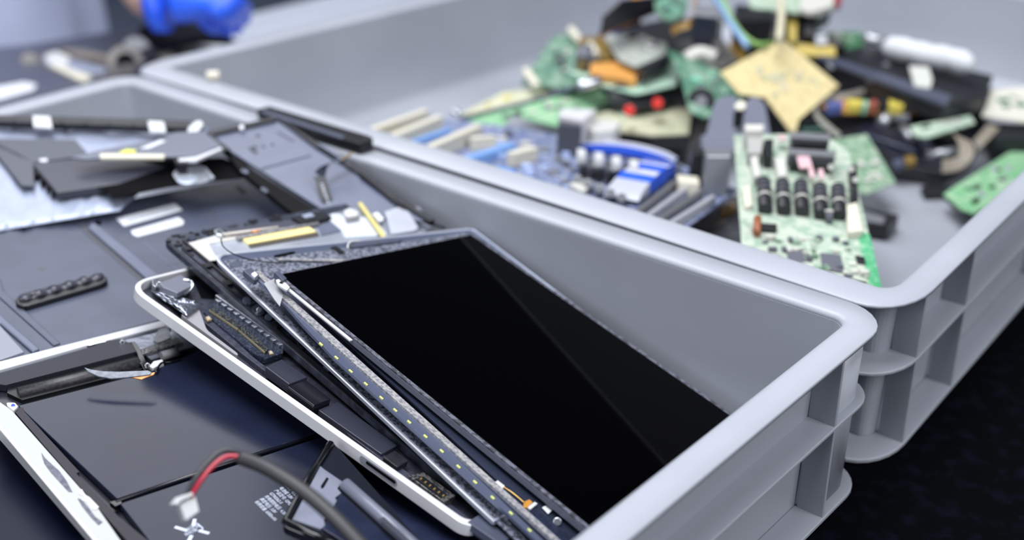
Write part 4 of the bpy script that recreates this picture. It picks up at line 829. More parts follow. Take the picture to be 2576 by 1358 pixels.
# tan board
B3 = Plane((2000, 330, .0560), (1815, 180, .1150), (1965, 100, .1280))
board('circuit_board', 'tan yellow circuit board standing tilted in the middle of the far crate', 'circuit board', B3, [(1812, 182), (1966, 98), (2020, 140), (2110, 215), (2010, 300), (2000, 335), (1985, 325), (1926, 245), (1860, 236)], pcb_tan, 14, 11, quad=[(1850, 180), (1965, 110), (2080, 215), (1960, 290)], pal=[(pcb_cream, 'solder_blob'), (mat('solder_tan', (206, 196, 170), .4), 'solder_blob')], hmax=.0014)
# black drives and roll
D1 = Plane((2060, 140, .0980), (2380, 262, .0760), (2240, 110, .0900))
t = thing('optical_drive', 'black optical drive frame with round screws, behind the tan board', 'drive', D1.at(2260, 200, -.02))
slab_part(t, 'drive_case', D1, [(2056, 142), (2180, 112), (2500, 190), (2480, 245), (2380, 262), (2240, 212)], 0, -.020, chipb, bevel=.0012)
slab_part(t, 'side_rail', D1, [(2056, 140), (2068, 134), (2396, 240), (2384, 262)], .003, -.002, slate, bevel=.0008)
for u, v in ((2090, 158), (2190, 192), (2240, 206), (2228, 160)):
    p = D1.at(u, v, .0); m = M(); m.cyl(p - Vector((0, -.004, .004)), p + Vector((0, -.0035, -.002)), .004, 14); m.build('screw', zinc, t)
D2 = Plane((2240, 240, .0500), (2480, 300, .0460), (2500, 230, .0500))
t = thing('optical_drive', 'lower black drive frame with blue label and ribbon, under the white roll', 'drive', D2.at(2400, 270, -.022))
slab_part(t, 'drive_case', D2, [(2300, 226), (2470, 200), (2510, 235), (2480, 300), (2400, 300), (2290, 268)], 0, -.022, chipb, bevel=.0012)
slab_part(t, 'blue_label', D2, [(2340, 208), (2400, 200), (2446, 218), (2420, 248), (2348, 232)], .002, 0, mat('label_blue', (92, 112, 190), .4, c2=(190, 196, 216), scale=160, kind='cell', thr=(.5, .6)))
for u, v in ((2344, 244), (2390, 262), (2424, 268)):
    p = D2.at(u, v, .001); m = M(); m.cyl(p - Vector((0, 0, .002)), p + Vector((0, -.001, .002)), .004, 14); m.build('screw', zinc, t)
m = M(); m.cyl(D2.at(2446, 226, .001), D2.at(2474, 224, .001), .004, 14); m.build('bright_roller', steel, t)
t = thing('white_roll', 'white rounded cloth roll lying on the black drives at the far wall', 'cloth roll', P(2340, 150, .085))
pth = smooth_path([P(2226, 116, .104), P(2270, 124, .104), P(2330, 138, .102), P(2390, 148, .100), P(2448, 166, .098)])
m = M(); n_ = len(pth); m.tube(pth, [.0125 * min(1, (.55 + i * .15), (.45 + (n_ - 1 - i) * .2)) * (1 + .05 * math.sin(i * 1.3)) for i in range(n_)], 18); m.build('roll', mat('roll_white', (198, 201, 206), .8), t)
WR = Plane((2292, 165, .0990), (2340, 165, .0980), (2320, 220, .0840))
m = M(); m.slab(WR, [(2288, 165), (2336, 168), (2346, 200), (2340, 222), (2302, 216)], .001, -.0015); m.build('hanging_strap', mat('strap_grey', (186, 188, 184), .6), t, bevel=.0004)
# small orange board with yellow parts
B4 = Plane((2110, 290, .0620), (2320, 275, .0560), (2200, 300, .0580))
t = board('circuit_board', 'narrow orange circuit board with yellow blocks, below the black drive frame', 'circuit board', B4, [(2066, 265), (2110, 250), (2322, 268), (2318, 284), (2130, 284), (2080, 276)], orange, 0)
for px, mt2 in (([(2132, 248), (2170, 250), (2168, 264), (2134, 262)], yellow), ([(2236, 248), (2276, 252), (2274, 268), (2238, 266)], yellow), ([(2172, 252), (2184, 252), (2184, 266), (2172, 266)], pcb_teal), ([(2190, 250), (2206, 250), (2206, 264), (2190, 264)], mat('dull_red', (140, 74, 66), .5)), ([(2080, 256), (2120, 252), (2122, 264), (2086, 268)], mat('dull_blue', (84, 96, 150), .4)), ([(2212, 246), (2234, 248), (2232, 264), (2212, 262)], chipb), ([(2278, 248), (2296, 248), (2298, 262), (2280, 262)], zinc)):
    slab_part(t, 'coil' if mt2 is yellow else 'component', B4, px, .010, 0, mt2, bevel=.0006)
B5 = flat(.040)
board('circuit_board', 'small teal circuit board corner between the tan board and grey ribbon', 'circuit board', B5, [(2000, 286), (2130, 276), (2134, 286), (2090, 318), (2020, 328)], pcb_teal, 0)
# grey ribbon cables
grey_r = mat('ribbon_grey', (150, 150, 146), .5)
m = M(); m.ribbon(smooth_path([P(2330, 214, .066), P(2260, 222, .070), P(2190, 226, .072), P(2130, 240, .070), P(2078, 246, .068), P(2052, 262, .068), P(2056, 292, .066), P(2090, 325, .064), P(2112, 342, .066)]), Vector((.3, .2, .9)), .0030, .0005); tag(m.build('ribbon_cable', grey_r), 'grey flat cable sagging from the black drives over the teal board', 'cable')
m = M(); m.ribbon(smooth_path([P(2330, 330, .046), P(2380, 330, .050), P(2420, 350, .050), P(2432, 385, .044), P(2410, 412, .034), P(2370, 418, .028)]), Vector((-.5, .8, .2)), .0070, .0005); m.ribbon(smooth_path([P(2500, 318, .045), P(2470, 350, .040), P(2440, 380, .030), P(2420, 410, .020)]), Vector((-.5, .8, .2)), .006, .0005)
tag(m.build('ribbon_cable', mat('ribbon_taupe', (132, 124, 112), .5)), 'taupe flat cable coiled round the end of the black mechanism', 'cable')
# black mechanism
MC = Plane((2110, 330, .0420), (2300, 300, .0480), (2360, 430, .0240))
t = thing('drive_mechanism', 'black disc drive mechanism with grey cable guides and shafts on the crate floor', 'mechanism', MC.at(2280, 370, -.02))
slab_part(t, 'chassis', MC, [(2100, 322), (2180, 296), (2330, 306), (2470, 350), (2440, 400), (2380, 436), (2300, 420), (2190, 410)], 0, -.016, chipb, bevel=.0015)
slab_part(t, 'raised_deck', MC, [(2150, 320), (2190, 300), (2330, 360), (2420, 400), (2380, 420), (2240, 390)], .004, 0, mat('deck_navy', (26, 28, 42), .3), bevel=.001)
for a_, b_, r in (((2216, 315), (2236, 285), .006), ((2270, 320), (2292, 350), .004), ((2180, 340), (2300, 380), .0018), ((2330, 390), (2410, 380), .005)):
    m = M(); m.cyl(MC.at(*a_, .006), MC.at(*b_, .010), r, 14); m.build('shaft', zinc if r > .0018 else slate, t)
for u, v in ((2200, 395), (2260, 408), (2330, 360), (2290, 400)):
    slab_part(t, 'gear_block', MC, [(u - 14, v - 8), (u + 10, v - 10), (u + 16, v + 6), (u - 10, v + 10)], .006, -.002, random.Random(u).choice((chipb, slate, olive)), bevel=.0006)
slab_part(t, 'brown_foot', MC, [(2370, 420), (2420, 400), (2440, 410), (2400, 432)], -.008, -.016, mat('tan_foot', (176, 160, 136), .5), bevel=.0006)
B6 = flat(.058)
board('circuit_board', 'pale green circuit board strip on the black mechanism, near the right edge', 'circuit board', B6, [(2288, 318), (2440, 290), (2452, 308), (2330, 346), (2300, 340)], pcb_pale, 5, 8, hmax=.003)
B7 = Plane((2490, 230, .0600), (2576, 220, .0600), (2576, 300, .0520))
board('circuit_board', 'cream circuit board at the right edge of the far crate wall', 'circuit board', B7, [(2494, 226), (2640, 214), (2640, 310), (2576, 306), (2470, 290)], mat('board_white_cream', (204, 202, 190), .5), 6, 12, quad=[(2510, 235), (2590, 228), (2590, 290), (2500, 280)], pal=[(pcb_dark, 'chip'), (white_c, 'connector')], hmax=.004)
DB = flat(.040)
m = M(); m.slab(DB, [(2484, 306), (2640, 312), (2640, 352), (2500, 346)], 0, -.026); tag(m.build('plastic_block', chipb, bevel=.0012), 'black plastic block under the cream circuit board at the right edge', 'plastic part')

# left part of the heap
B8 = Plane((1185, 300, .0380), (1510, 215, .0560), (1400, 305, .0420))
board('circuit_board', 'long bright green circuit board lying behind the cream motherboard slots', 'circuit board', B8, [(1172, 300), (1300, 262), (1505, 214), (1536, 262), (1420, 300), (1404, 318), (1290, 288), (1262, 320), (1210, 316)], pcb_bright, 14, 4, quad=[(1230, 296), (1500, 225), (1520, 265), (1250, 305)], hmax=.003)
t = thing('metal_bar', 'thin dark metal bar with a shiny end lying across the long green board', 'metal bar', P(1330, 250, .050))
m = M(); m.tube([P(1158, 300, .058), P(1330, 256, .074), P(1500, 206, .090)], .0026, 8); m.build('bar', slate, t)
m = M(); m.cyl(P(1455, 217, .090), P(1508, 202, .093), .0060, 14, .0066); m.build('shiny_cap', steel, t, bevel=.001)
m = M(); m.cyl(P(1140, 280, .060), P(1155, 290, .058), .0040, 12); m.build('shiny_cap', steel, t, bevel=.001)
B9 = Plane((1260, 240, .050), (1390, 215, .056), (1330, 255, .048))
board('circuit_board', 'narrow cream circuit board strip between the dark bar and crate wall', 'circuit board', B9, [(1150, 292), (1264, 232), (1400, 214), (1390, 236), (1240, 276)], pcb_cream, 2, 4, pal=[(yellow, 'connector')], hmax=.005)
B10 = Plane((1340, 215, .0600), (1400, 90, .0880), (1500, 210, .0680))
t = board('circuit_board', 'dark green circuit board leaning towards the left wall of the far crate', 'circuit board', B10, [(1310, 212), (1392, 92), (1440, 84), (1482, 110), (1490, 150), (1478, 200), (1440, 222)], pcb_dark, 10, 21, quad=[(1345, 200), (1405, 105), (1470, 120), (1460, 205)], hmax=.004)
for a_, b_ in (((1322, 178), (1352, 220)), ((1435, 74), (1462, 108))):
    m = M(); m.cyl(B10.at(*b_, .004), B10.at(*a_, .010), .0052, 12); m.build('cream_post', cream, t, bevel=.0008)
OB = Plane((1460, 100, .1020), (1560, 95, .1020), (1500, 180, .0880))
t = thing('transformer', 'olive and orange transformer block with dark coil core', 'transformer', OB.at(1530, 160, -.02))
slab_part(t, 'olive_shell', OB, [(1458, 92), (1520, 92), (1552, 144), (1520, 150), (1484, 118), (1472, 160), (1452, 150)], .004, -.012, olive, bevel=.001)
m = M(); m.cyl(OB.at(1470, 160, .000), OB.at(1474, 130, .004), .0110, 18); m.build('coil_core', chipm, t, bevel=.001)
slab_part(t, 'orange_block', OB, [(1486, 158), (1560, 154), (1606, 166), (1600, 208), (1560, 196), (1484, 184)], .0050, -.010, orange, bevel=.001)
m = M(); m.cyl(OB.at(1484, 112, .006), OB.at(1500, 140, .006), .0048, 12); m.build('cream_stub', cream, t, bevel=.0008)
B11 = Plane((1480, 190, .0820), (1700, 160, .0860), (1595, 235, .0780))
board('circuit_board', 'pale teal circuit board with dark yellow edge above the red dotted black part', 'circuit board', B11, [(1420, 176), (1500, 184), (1560, 200), (1680, 148), (1712, 168), (1700, 214), (1600, 236), (1500, 212)], mat('board_mint', (150, 186, 166), .5, c2=(172, 196, 180), scale=60), 3, 31, pal=[(white_c, 'connector'), (yellow, 'connector')], hmax=.004)
B12 = Plane((1540, 110, .1060), (1680, 110, .1060), (1620, 170, .0980))
t = board('circuit_board', 'grey-white shielded circuit board with dark strip beneath the orange edge board', 'circuit board', B12, [(1520, 92), (1600, 86), (1680, 110), (1670, 140), (1600, 168), (1556, 150)], pcb_grey, 8, 17, hmax=.005)
slab_part(t, 'dark_strip', B12, [(1600, 168), (1672, 136), (1684, 144), (1620, 182)], .002, -.010, chipb, bevel=.0008)
BB = flat(.068)
t = thing('speaker_unit', 'black plastic unit with two red dots beneath the pale teal board', 'plastic part', BB.at(1610, 260, -.03))
slab_part(t, 'unit_body', BB, [(1528, 216), (1690, 212), (1700, 240), (1670, 250), (1590, 262), (1536, 250)], 0, -.012, chipb, bevel=.002)
for u, v in ((1584, 279), (1655, 261)): m = M(); m.cyl(P(u, v + 1, .070), P(u - 1, v - 2, .076), .0056, 14); m.build('red_button', red, t, bevel=.001)
m = M(); m.cyl(BB.at(1560, 240, -.001), BB.at(1560, 240, .004), .012, 18); m.build('round_cone', mat('cone_grey', (60, 66, 66), .5), t, bevel=.001)
B13 = Plane((1500, 300, .0520), (1740, 300, .0520), (1600, 340, .0500))
t = board('circuit_board', 'flat cream circuit board under the red dotted black part', 'circuit board', B13, [(1470, 290), (1560, 276), (1740, 270), (1732, 336), (1640, 340), (1560, 330)], pcb_cream, 3, 41, pal=[(pcb_pale, 'chip')], hmax=.003)
slab_part(t, 'black_underside', B13, [(1410, 312), (1560, 332), (1640, 342), (1730, 338), (1730, 300), (1470, 294)], -.0018, -.016, chipb)
m = M(); m.cyl(P(1600, 345, .036), P(1606, 340, .040), .005, 12); m.build('orange_bead', brown, t)
B14 = Plane((1680, 130, .1120), (1870, 260, .0800), (1720, 250, .0880))
t = board('circuit_board', 'large dark green circuit board with round opening, leaning left of the tan board', 'circuit board', B14, [(1676, 122), (1720, 140), (1830, 186), (1880, 236), (1850, 280), (1770, 296), (1735, 280), (1712, 190)], pcb_dark, 6, 51, quad=[(1700, 150), (1830, 200), (1850, 260), (1730, 230)], pal=[(pcb_teal, 'chip'), (zinc, 'can')], hmax=.003)
m = M(); m.cyl(B14.at(1764, 255, -.001), B14.at(1764, 255, .003), .014, 20); rr = m.build('speaker_ring', chipb, t, bevel=.001); m = M(); m.cyl(B14.at(1764, 255, .003), B14.at(1764, 255, .0045), .006, 14); m.build('ring_core', zinc, rr)
# top of the heap
B15 = Plane((1510, 88, .1220), (1660, 22, .1360), (1600, 30, .1400))
t = board('circuit_board', 'edge-on brown circuit board with black and blue parts, topmost at the left', 'circuit board', B15, [(1508, 88), (1662, 22), (1660, -10), (1560, 0), (1516, 40)], mat('board_near_black', (30, 30, 42), .4), 0)
m = M(); m.tube([B15.at(1506, 90, 0), B15.at(1664, 22, 0)], .0022, 8); m.build('brown_edge', brown, t)
for px, mt2, h in (([(1512, 40), (1545, 8), (1588, 10), (1592, 46), (1530, 66)], mat('deep_navy_part', (24, 30, 60), .3), .014), ([(1540, 24), (1562, 18), (1570, 40), (1548, 46)], mat('taupe_part', (140, 134, 120), .5), .018), ([(1520, 56), (1544, 50), (1548, 66), (1526, 74)], mat('mid_blue_part', (76, 110, 190), .4), .012), ([(1584, -10), (1616, -10), (1610, 20), (1590, 22)], orange, .016), ([(1620, -8), (1650, -6), (1650, 14), (1622, 20)], slate, .010)):
    slab_part(t, 'component', B15, px, h, 0, mt2, bevel=.001)
DK = flat(.085)
m = M(); m.slab(DK, [(1530, 96), (1600, 60), (1700, 40), (1800, 60), (1850, 150), (1760, 170), (1690, 130), (1620, 110)], 0, -.05); tag(m.build('plastic_housing', chipb, bevel=.002), 'black plastic housing filling the heap below the edge-on brown board', 'plastic part')
GS = P(1688, 14, .150)
t = thing('circuit_board', 'round green circuit board at the top edge of the heap', 'circuit board', GS)
m = M(); m.prism([P(1688 + 42 * math.cos(a_ * .3307), 10 + 38 * math.sin(a_ * .3307), .150 + .0 * a_) for a_ in range(19)], Vector((0, 0, -.003))); m.build('board', pcb_dark, t)
for k in range(6): p = P(1665 + k * 9, 5 + (k * 17) % 25, .152); m = M(); m.box(p, (.003, 0, 0), (0, .003, 0), (0, 0, .002)); m.build('chip', (pcb_teal, chipm)[k % 2], t)
t = thing('adapter_block', 'dark box transformer with grey top on the heap, left of the green wire', 'transformer', P(1775, 95, .115))
TBX = Plane((1745, 25, .1500), (1800, 25, .1500), (1775, 60, .1440))
m = M(); m.slab(TBX, [(1748, 22), (1800, 26), (1800, 46), (1746, 40)], 0, -.034); m.build('block', mat('block_navy', (34, 38, 56), .4), t, bevel=.001)
m = M(); m.slab(TBX, [(1744, 14), (1804, 18), (1804, 40), (1742, 34)], .003, 0); m.build('block_top', zinc, t, bevel=.001)
m = M(); m.slab(TBX, [(1798, 30), (1822, 36), (1818, 50), (1798, 46)], -.004, -.030); m.build('side_plate', zinc, t, bevel=.0008)
m = M(); m.ribbon(smooth_path([P(1755, -10, .145), P(1745, 20, .142), P(1738, 55, .138), P(1705, 70, .134), P(1690, 80, .132)]), Vector((0, .4, .9)), .004, .0006); tag(m.build('brown_strap', mat('strap_tan', (186, 148, 84), .5)), 'tan strap bent round the dark box transformer', 'strap')
HM = flat(.100)
m = M(); m.slab(HM, [(1700, 100), (1820, 96), (1860, 150), (1800, 170), (1720, 150)], 0, -.03); tag(m.build('metal_case', mat('case_taupe', (120, 118, 116), .4, metal=.3), bevel=.002), 'taupe metal case below the dark box transformer', 'metal part')
m = M(); m.tube(smooth_path([P(1725, 150, .104), P(1760, 134, .110), P(1800, 146, .106)]), .008, 12); tag(m.build('white_tube', white_c), 'short off-white tube on the taupe metal case', 'tube')
# big board on the top right of the heap, parts hanging underneath
TP = Plane((1880, 20, .1460), (2100, 10, .1400), (1980, 40, .1400))
t = thing('circuit_board', 'large whitish green circuit board crowning the heap at the top edge', 'circuit board', TP.at(1990, 0, -.004))
slab_part(t, 'board', TP, [(1870, -40), (2120, -40), (2112, 14), (2060, 38), (1990, 30), (1890, 18)], 0, -.002, pcb_pale)
slab_part(t, 'pale_cover', TP, [(2020, -20), (2100, -14), (2096, 14), (2040, 30), (2010, 18)], .006, 0, white_c, bevel=.001)
slab_part(t, 'red_corner', TP, [(2098, -12), (2120, -18), (2116, 8), (2104, 14)], .004, -.004, mat('dark_red', (140, 44, 60), .4), bevel=.001)
slab_part(t, 'black_underside', TP, [(1960, 24), (2060, 34), (2096, 14), (2100, -10), (1960, -10)], -.003, -.026, chipb, bevel=.001)
slab_part(t, 'black_underside', TP, [(1850, 10), (1950, 22), (1950, 50), (1860, 46)], -.003, -.03, chipb, bevel=.001)
YB = Plane((1880, 95, .110), (2080, 140, .100), (1960, 100, .110))
t = thing('power_unit', 'opened power unit with yellow frame bars and grey plates behind the tan board', 'power unit', YB.at(1990, 110, -.03))
slab_part(t, 'unit_case', YB, [(1840, 70), (1960, 62), (2010, 70), (2090, 90), (2130, 110), (2060, 140), (1960, 110), (1860, 100)], -.004, -.034, mat('case_black_brown', (34, 32, 30), .4), bevel=.001)
slab_part(t, 'grey_plate', YB, [(1868, 78), (1950, 62), (1950, 92), (1890, 100)], 0, -.004, mat('plate_grey', (150, 150, 148), .5), bevel=.001)
for px, h in (([(1978, 44), (2006, 42), (2004, 104), (1984, 104)], .010), ([(1990, 108), (2100, 116), (2104, 140), (2010, 140)], .002), ([(1840, 100), (1880, 110), (1872, 150), (1818, 160)], 0)):
    slab_part(t, 'yellow_bar', YB, px, h, h - .006, mat('bar_yellow', (176, 156, 78), .5) if h else mat('bar_ochre', (150, 118, 50), .5), bevel=.0008)
for px, mt2, h in (([(2050, 86), (2080, 84), (2084, 110), (2052, 112)], zinc, .006), ([(2022, 50), (2050, 52), (2046, 90), (2024, 86)], chipb, .012), ([(1890, 20), (1925, 26), (1920, 66), (1890, 60)], mat('canister_grey', (90, 92, 100), .4), .014), ([(1850, 26), (1876, 34), (1870, 56), (1852, 50)], brown, .010)):
    slab_part(t, 'component', YB, px, h, -.01, mt2, bevel=.001)
B16 = Plane((2050, 90, .092), (2170, 100, .088), (2110, 110, .088))
board('circuit_board', 'dark green circuit board behind the black drive frame at the far wall', 'circuit board', B16, [(2046, 82), (2160, 80), (2190, 112), (2140, 122), (2060, 118)], mat('board_deep_green', (60, 116, 80), .4, c2=(84, 136, 98), scale=200), 4, 61, pal=[(mat('copper_dull', (190, 126, 96), .4), 'coil'), (white_c, 'connector'), (chipb, 'chip')], hmax=.008)
m = M(); m.tube([P(2174, 96, .098), P(2200, 100, .096), P(2222, 106, .096)], .007, 12); tag(m.build('motor_can', zinc), 'silver motor can left of the white roll', 'motor')
# wires over the heap
m = M(); m.tube(smooth_path([P(1812, -14, .155), P(1822, 10, .152), P(1840, 50, .146), P(1870, 90, .138), P(1905, 112, .130), P(1940, 110, .126)]), .0030, 8); tag(m.build('green_wire', mat('wire_green', (132, 172, 98), .4)), 'light green wire arching down over the heap to the tan board', 'wire')
m = M(); m.tube(smooth_path([P(1798, -6, .154), P(1815, 20, .150), P(1840, 60, .144), P(1862, 92, .138), P(1880, 118, .132)]), .0036, 8); tag(m.build('blue_wire', mat('wire_blue', (120, 152, 190), .4)), 'pale blue wire beside the light green wire', 'wire')
m = M(); m.tube(smooth_path([P(1962, -14, .156), P(1966, 30, .150), P(1963, 70, .144), P(1960, 102, .138)]), .0042, 8); tag(m.build('beige_cable', mat('cable_beige', (196, 190, 166), .5)), 'beige cable running straight down to the top corner of the tan board', 'cable')
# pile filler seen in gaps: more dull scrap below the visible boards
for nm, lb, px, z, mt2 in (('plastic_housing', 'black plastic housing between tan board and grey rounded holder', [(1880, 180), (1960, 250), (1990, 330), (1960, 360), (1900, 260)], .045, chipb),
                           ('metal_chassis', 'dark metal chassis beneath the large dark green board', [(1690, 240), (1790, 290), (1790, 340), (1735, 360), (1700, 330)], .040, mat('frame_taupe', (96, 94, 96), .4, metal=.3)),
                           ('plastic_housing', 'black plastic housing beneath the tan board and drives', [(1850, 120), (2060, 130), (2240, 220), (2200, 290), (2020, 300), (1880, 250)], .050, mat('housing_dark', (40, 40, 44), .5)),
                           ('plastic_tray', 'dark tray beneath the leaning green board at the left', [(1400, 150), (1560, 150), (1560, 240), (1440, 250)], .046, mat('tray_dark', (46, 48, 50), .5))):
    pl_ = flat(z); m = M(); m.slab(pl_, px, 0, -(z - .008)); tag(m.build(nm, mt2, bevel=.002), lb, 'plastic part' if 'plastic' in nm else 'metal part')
# white bead on the rim of the far crate
m = M(); p = P(536, 190, .125); m.tube([P(520, 192, .1245), P(552, 190, .1245)], .0052, 12); tag(m.build('white_plug', cream, bevel=.001), 'small cream plug resting on the left rim corner of the far crate', 'plug')
# ------------------------------------------------------------------ behind the crates: laptop shells, scrap and the worker
C1 = Plane((0, 150, .030), (400, 120, .030), (0, 250, .026))
t = thing('laptop_chassis', 'dark blue-grey stripped laptop base lying on the table behind the crates', 'laptop base', C1.at(200, 190, -.024))
shell_b = mat('shell_blue_grey', (66, 70, 88), .4)
slab_part(t, 'shell', C1, [(-160, 130), (60, 112), (360, 66), (600, 100), (560, 108), (380, 150), (340, 178), (0, 258), (-160, 290)], 0, -.024, shell_b, bevel=.003)
slab_part(t, 'board_opening', C1, [(60, 150), (160, 118), (350, 150), (345, 175), (270, 196), (200, 202)], .0006, -.004, mat('opening_taupe', (96, 92, 92), .5, c2=(60, 60, 66), scale=110, thr=(.4, .6)))
slab_part(t, 'silver_plate', C1, [(105, 150), (150, 134), (180, 148), (270, 172), (258, 184), (190, 176), (130, 168)], .004, 0, mat('plate_pale', (168, 176, 200), .3, metal=.5), bevel=.001)
slab_part(t, 'cream_strip', C1, [(118, 160), (140, 160), (232, 190), (214, 202), (196, 198)], .005, 0, cream, bevel=.001)
slab_part(t, 'white_block', C1, [(110, 140), (140, 128), (176, 142), (170, 162), (128, 164)], .006, 0, whitep, bevel=.001)
m = M(); m.cyl(C1.at(316, 158, 0), C1.at(316, 158, .0015), .022, 24); fn_ = m.build('fan_ring', mat('ring_taupe', (150, 146, 142), .4), t, bevel=.0005)
m = M(); m.cyl(C1.at(316, 158, .001), C1.at(316, 158, .002), .013, 20); m.build('fan_hub', blkg, fn_)
m = M(); m.cyl(C1.at(74, 152, 0), C1.at(74, 152, .004), .010, 18); m.build('speaker', mat('speaker_taupe', (140, 138, 136), .5), t, bevel=.0005)
slab_part(t, 'scrap_row', C1, [(150, 122), (210, 124), (300, 142), (280, 148), (190, 138)], .005, 0, mat('row_brown', (116, 110, 106), .5), bevel=.001)
slab_part(t, 'white_sticker', C1, [(312, 106), (330, 94), (378, 98), (382, 112), (350, 126), (322, 124)], .0006, 0, label_m)
slab_part(t, 'white_sticker', C1, [(-30, 222), (60, 206), (92, 212), (84, 226), (0, 250), (-30, 250)], .0006, 0, label_m)
C2 = Plane((400, 130, .034), (600, 105, .034), (480, 150, .030))
t = thing('drive_caddy', 'dark metal laptop part with white block, at the corner of the far crate', 'laptop part', C2.at(490, 120, -.012))
slab_part(t, 'frame', C2, [(392, 118), (480, 92), (560, 96), (596, 108), (500, 126), (440, 146), (396, 142)], 0, -.012, mat('frame_brown_grey', (104, 102, 106), .4, c2=(60, 62, 70), scale=60, thr=(.45, .6)), bevel=.001)
slab_part(t, 'white_block', C2, [(500, 108), (560, 98), (592, 108), (510, 130)], .006, 0, label_m, bevel=.001)
slab_part(t, 'pale_pad', C2, [(398, 136), (430, 128), (440, 140), (410, 148)], .004, 0, cream, bevel=.001)
C3 = Plane((345, 90, .062), (580, 80, .062), (420, 110, .060))
t = thing('dark_casing', 'glossy black laptop casing held by the blue gloved hand', 'laptop part', C3.at(460, 92, -.012))
slab_part(t, 'casing', C3, [(345, 70), (395, 52), (480, 58), (575, 84), (590, 98), (500, 92), (400, 112), (384, 106)], 0, -.010, mat('casing_blue_black', (4, 6, 20), .6, spec=.1), bevel=.002)

# worker: pale lilac coat, bare wrist, blue glove
coat = mat('lilac_coat', (186, 194, 222), .85, bump=.002, bscale=14)
skin = mat('skin', (166, 134, 122), .55)
glove = mat('blue_nitrile', (36, 92, 226), .38, c2=(30, 80, 212), scale=30, bump=.001, bscale=50)
def skinned(name, verts, edges, radii, mt, parent, sub=2):
    me = bpy.data.meshes.new(name); org = ORG[parent.name]; me.from_pydata([Vector(v) - org for v in verts], edges, [])
    o = bpy.data.objects.new(name, me); COL.objects.link(o); o.parent = parent; ORG[o.name] = org
    sk = o.modifiers.new('skin', 'SKIN'); me.skin_vertices.new() if not me.skin_vertices else None
    for i, r in enumerate(radii):
        r = r if isinstance(r, tuple) else (r, r); me.skin_vertices[0].data[i].radius = r
    me.skin_vertices[0].data[0].use_root = True
    s = o.modifiers.new('sub', 'SUBSURF'); s.levels = sub; s.render_levels = sub; me.materials.append(mt)
    for p in me.polygons: p.use_smooth = True
    sk.use_smooth_shade = True
    return o
pp = P(60, 60, .0); base = Vector((pp.x - .19, pp.y + .20, 0))
pz = lambda x, y, z: Vector((x, y, z))
t = thing('person', 'person in pale lilac coat and blue glove handling a black casing', 'person', base + pz(0, 0, -.76))
bx0 = base
wr = P(385, 26, .105)                                              # wrist
hand = P(530, -2, .120)
shoulder = bx0 + pz(.10, .05, .66); elbow = bx0 + pz(.16, -.02, .34)
body_v = [bx0 + pz(0, .02, .10), bx0 + pz(0, .02, .34), bx0 + pz(0, .03, .60), bx0 + pz(0, .03, .74), bx0 + pz(0, 0, .84), bx0 + pz(0, -.01, .93),
          shoulder, elbow, wr, bx0 + pz(-.20, .04, .66), bx0 + pz(-.25, -.02, .36), bx0 + pz(-.18, -.18, .20), bx0 + pz(-.09, .03, -.35), bx0 + pz(.09, .03, -.35), bx0 + pz(-.09, .04, -.72), bx0 + pz(.09, .04, -.72), bx0 + pz(-.09, -.06, -.745), bx0 + pz(.09, -.06, -.745)]
skinned('body', body_v, [(0, 1), (1, 2), (2, 3), (3, 4), (4, 5), (2, 6), (6, 7), (7, 8), (2, 9), (9, 10), (10, 11), (0, 12), (0, 13), (12, 14), (13, 15), (14, 16), (15, 17)],
        [(.13, .10), (.12, .09), (.13, .10), (.055, .055), (.085, .09), (.07, .075), .05, .04, .027, .05, .04, .03, .07, .07, .045, .045, .035, .035], skin, t)
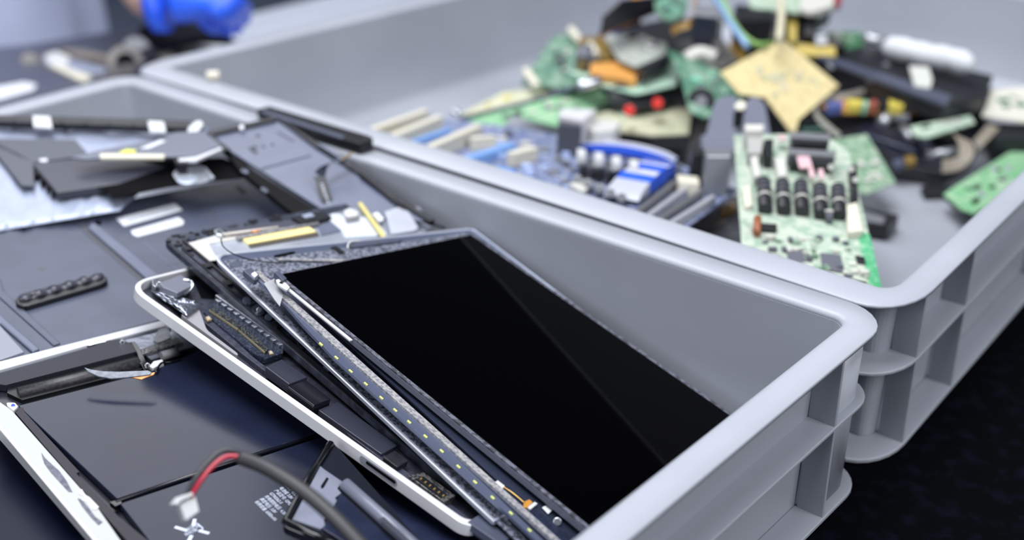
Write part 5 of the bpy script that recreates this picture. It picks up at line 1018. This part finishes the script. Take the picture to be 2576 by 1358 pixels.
# coat: torso drape down to the table with folds, sleeves
m = M(); loops = []
cx, cy = bx0.x, bx0.y + .02
for z, rx, ry in ((-.20, .235, .18), (-.05, .23, .175), (.02, .225, .17), (.12, .20, .15), (.30, .185, .14), (.50, .20, .145), (.62, .19, .13), (.68, .09, .09)):
    L_ = []
    for k in range(48):
        a_ = 2 * math.pi * k / 48; f = 1 + (.07 * math.sin(a_ * 7 + z * 3) + .03 * math.sin(a_ * 13 + 1)) * max(0, .5 - z)
        L_.append(Vector((cx + rx * f * math.cos(a_), cy + ry * f * math.sin(a_), z)))
    loops.append(L_)
m.sweep(loops, sm=True); m.build('coat', coat, t, smooth=True)
m = M(); m.tube(smooth_path([shoulder + pz(-.03, 0, .01), shoulder * .5 + elbow * .5 + pz(.02, 0, 0), elbow, elbow * .7 + wr * .3]), .062, 16); m.build('sleeve', coat, t)
m = M(); m.tube(smooth_path([bx0 + pz(-.17, .04, .67), bx0 + pz(-.24, 0, .50), bx0 + pz(-.25, -.02, .36), bx0 + pz(-.20, -.13, .25)]), .062, 16); m.build('sleeve', coat, t)
# hair cap and face stay above the frame; simple features
m = M(); hc_ = bx0 + pz(0, .02, .90); L_ = []
for j in range(7):
    ph = math.pi * .5 * j / 6; L_.append([hc_ + Vector((.092 * math.cos(ph) * math.cos(2 * math.pi * k / 20), .10 * math.cos(ph) * math.sin(2 * math.pi * k / 20), .105 * math.sin(ph))) for k in range(20)])
m.sweep(L_, cap1=True, sm=True); m.build('hair', mat('dark_hair', (36, 30, 28), .7), t)
# glove
w0 = wr * .8 + hand * .2
palm = [w0, wr * .45 + hand * .55, hand]
fv = [w0, w0 * .5 + palm[1] * .5, palm[1]]; fe = [(0, 1), (1, 2)]; fr_ = [(.027, .022), (.032, .024), (.036, .024)]
tips = [[P(575, 20, .120), P(600, 45, .095), P(592, 82, .072)], [P(560, 25, .118), P(582, 55, .09), P(570, 86, .070)], [P(590, 5, .125), P(617, 20, .105), P(612, 60, .080)], [P(545, 12, .120), P(552, 48, .095), P(545, 80, .072)]]
for tp in tips:
    b_ = len(fv); fv += tp; fe += [(2, b_), (b_, b_ + 1), (b_ + 1, b_ + 2)]; fr_ += [(.0125, .012), (.0105, .0105), (.0085, .0085)]
b_ = len(fv); fv += [P(500, 18, .115), P(520, 55, .092), P(548, 76, .074)]; fe += [(1, b_), (b_, b_ + 1), (b_ + 1, b_ + 2)]; fr_ += [(.014, .014), (.0115, .0115), (.0095, .0095)]
skinned('glove', fv, fe, fr_, glove, t)
m = M(); m.tube([wr * 1.02 - hand * .02, w0], [.028, .030], 18); m.build('glove_cuff', glove, t, smooth=True)
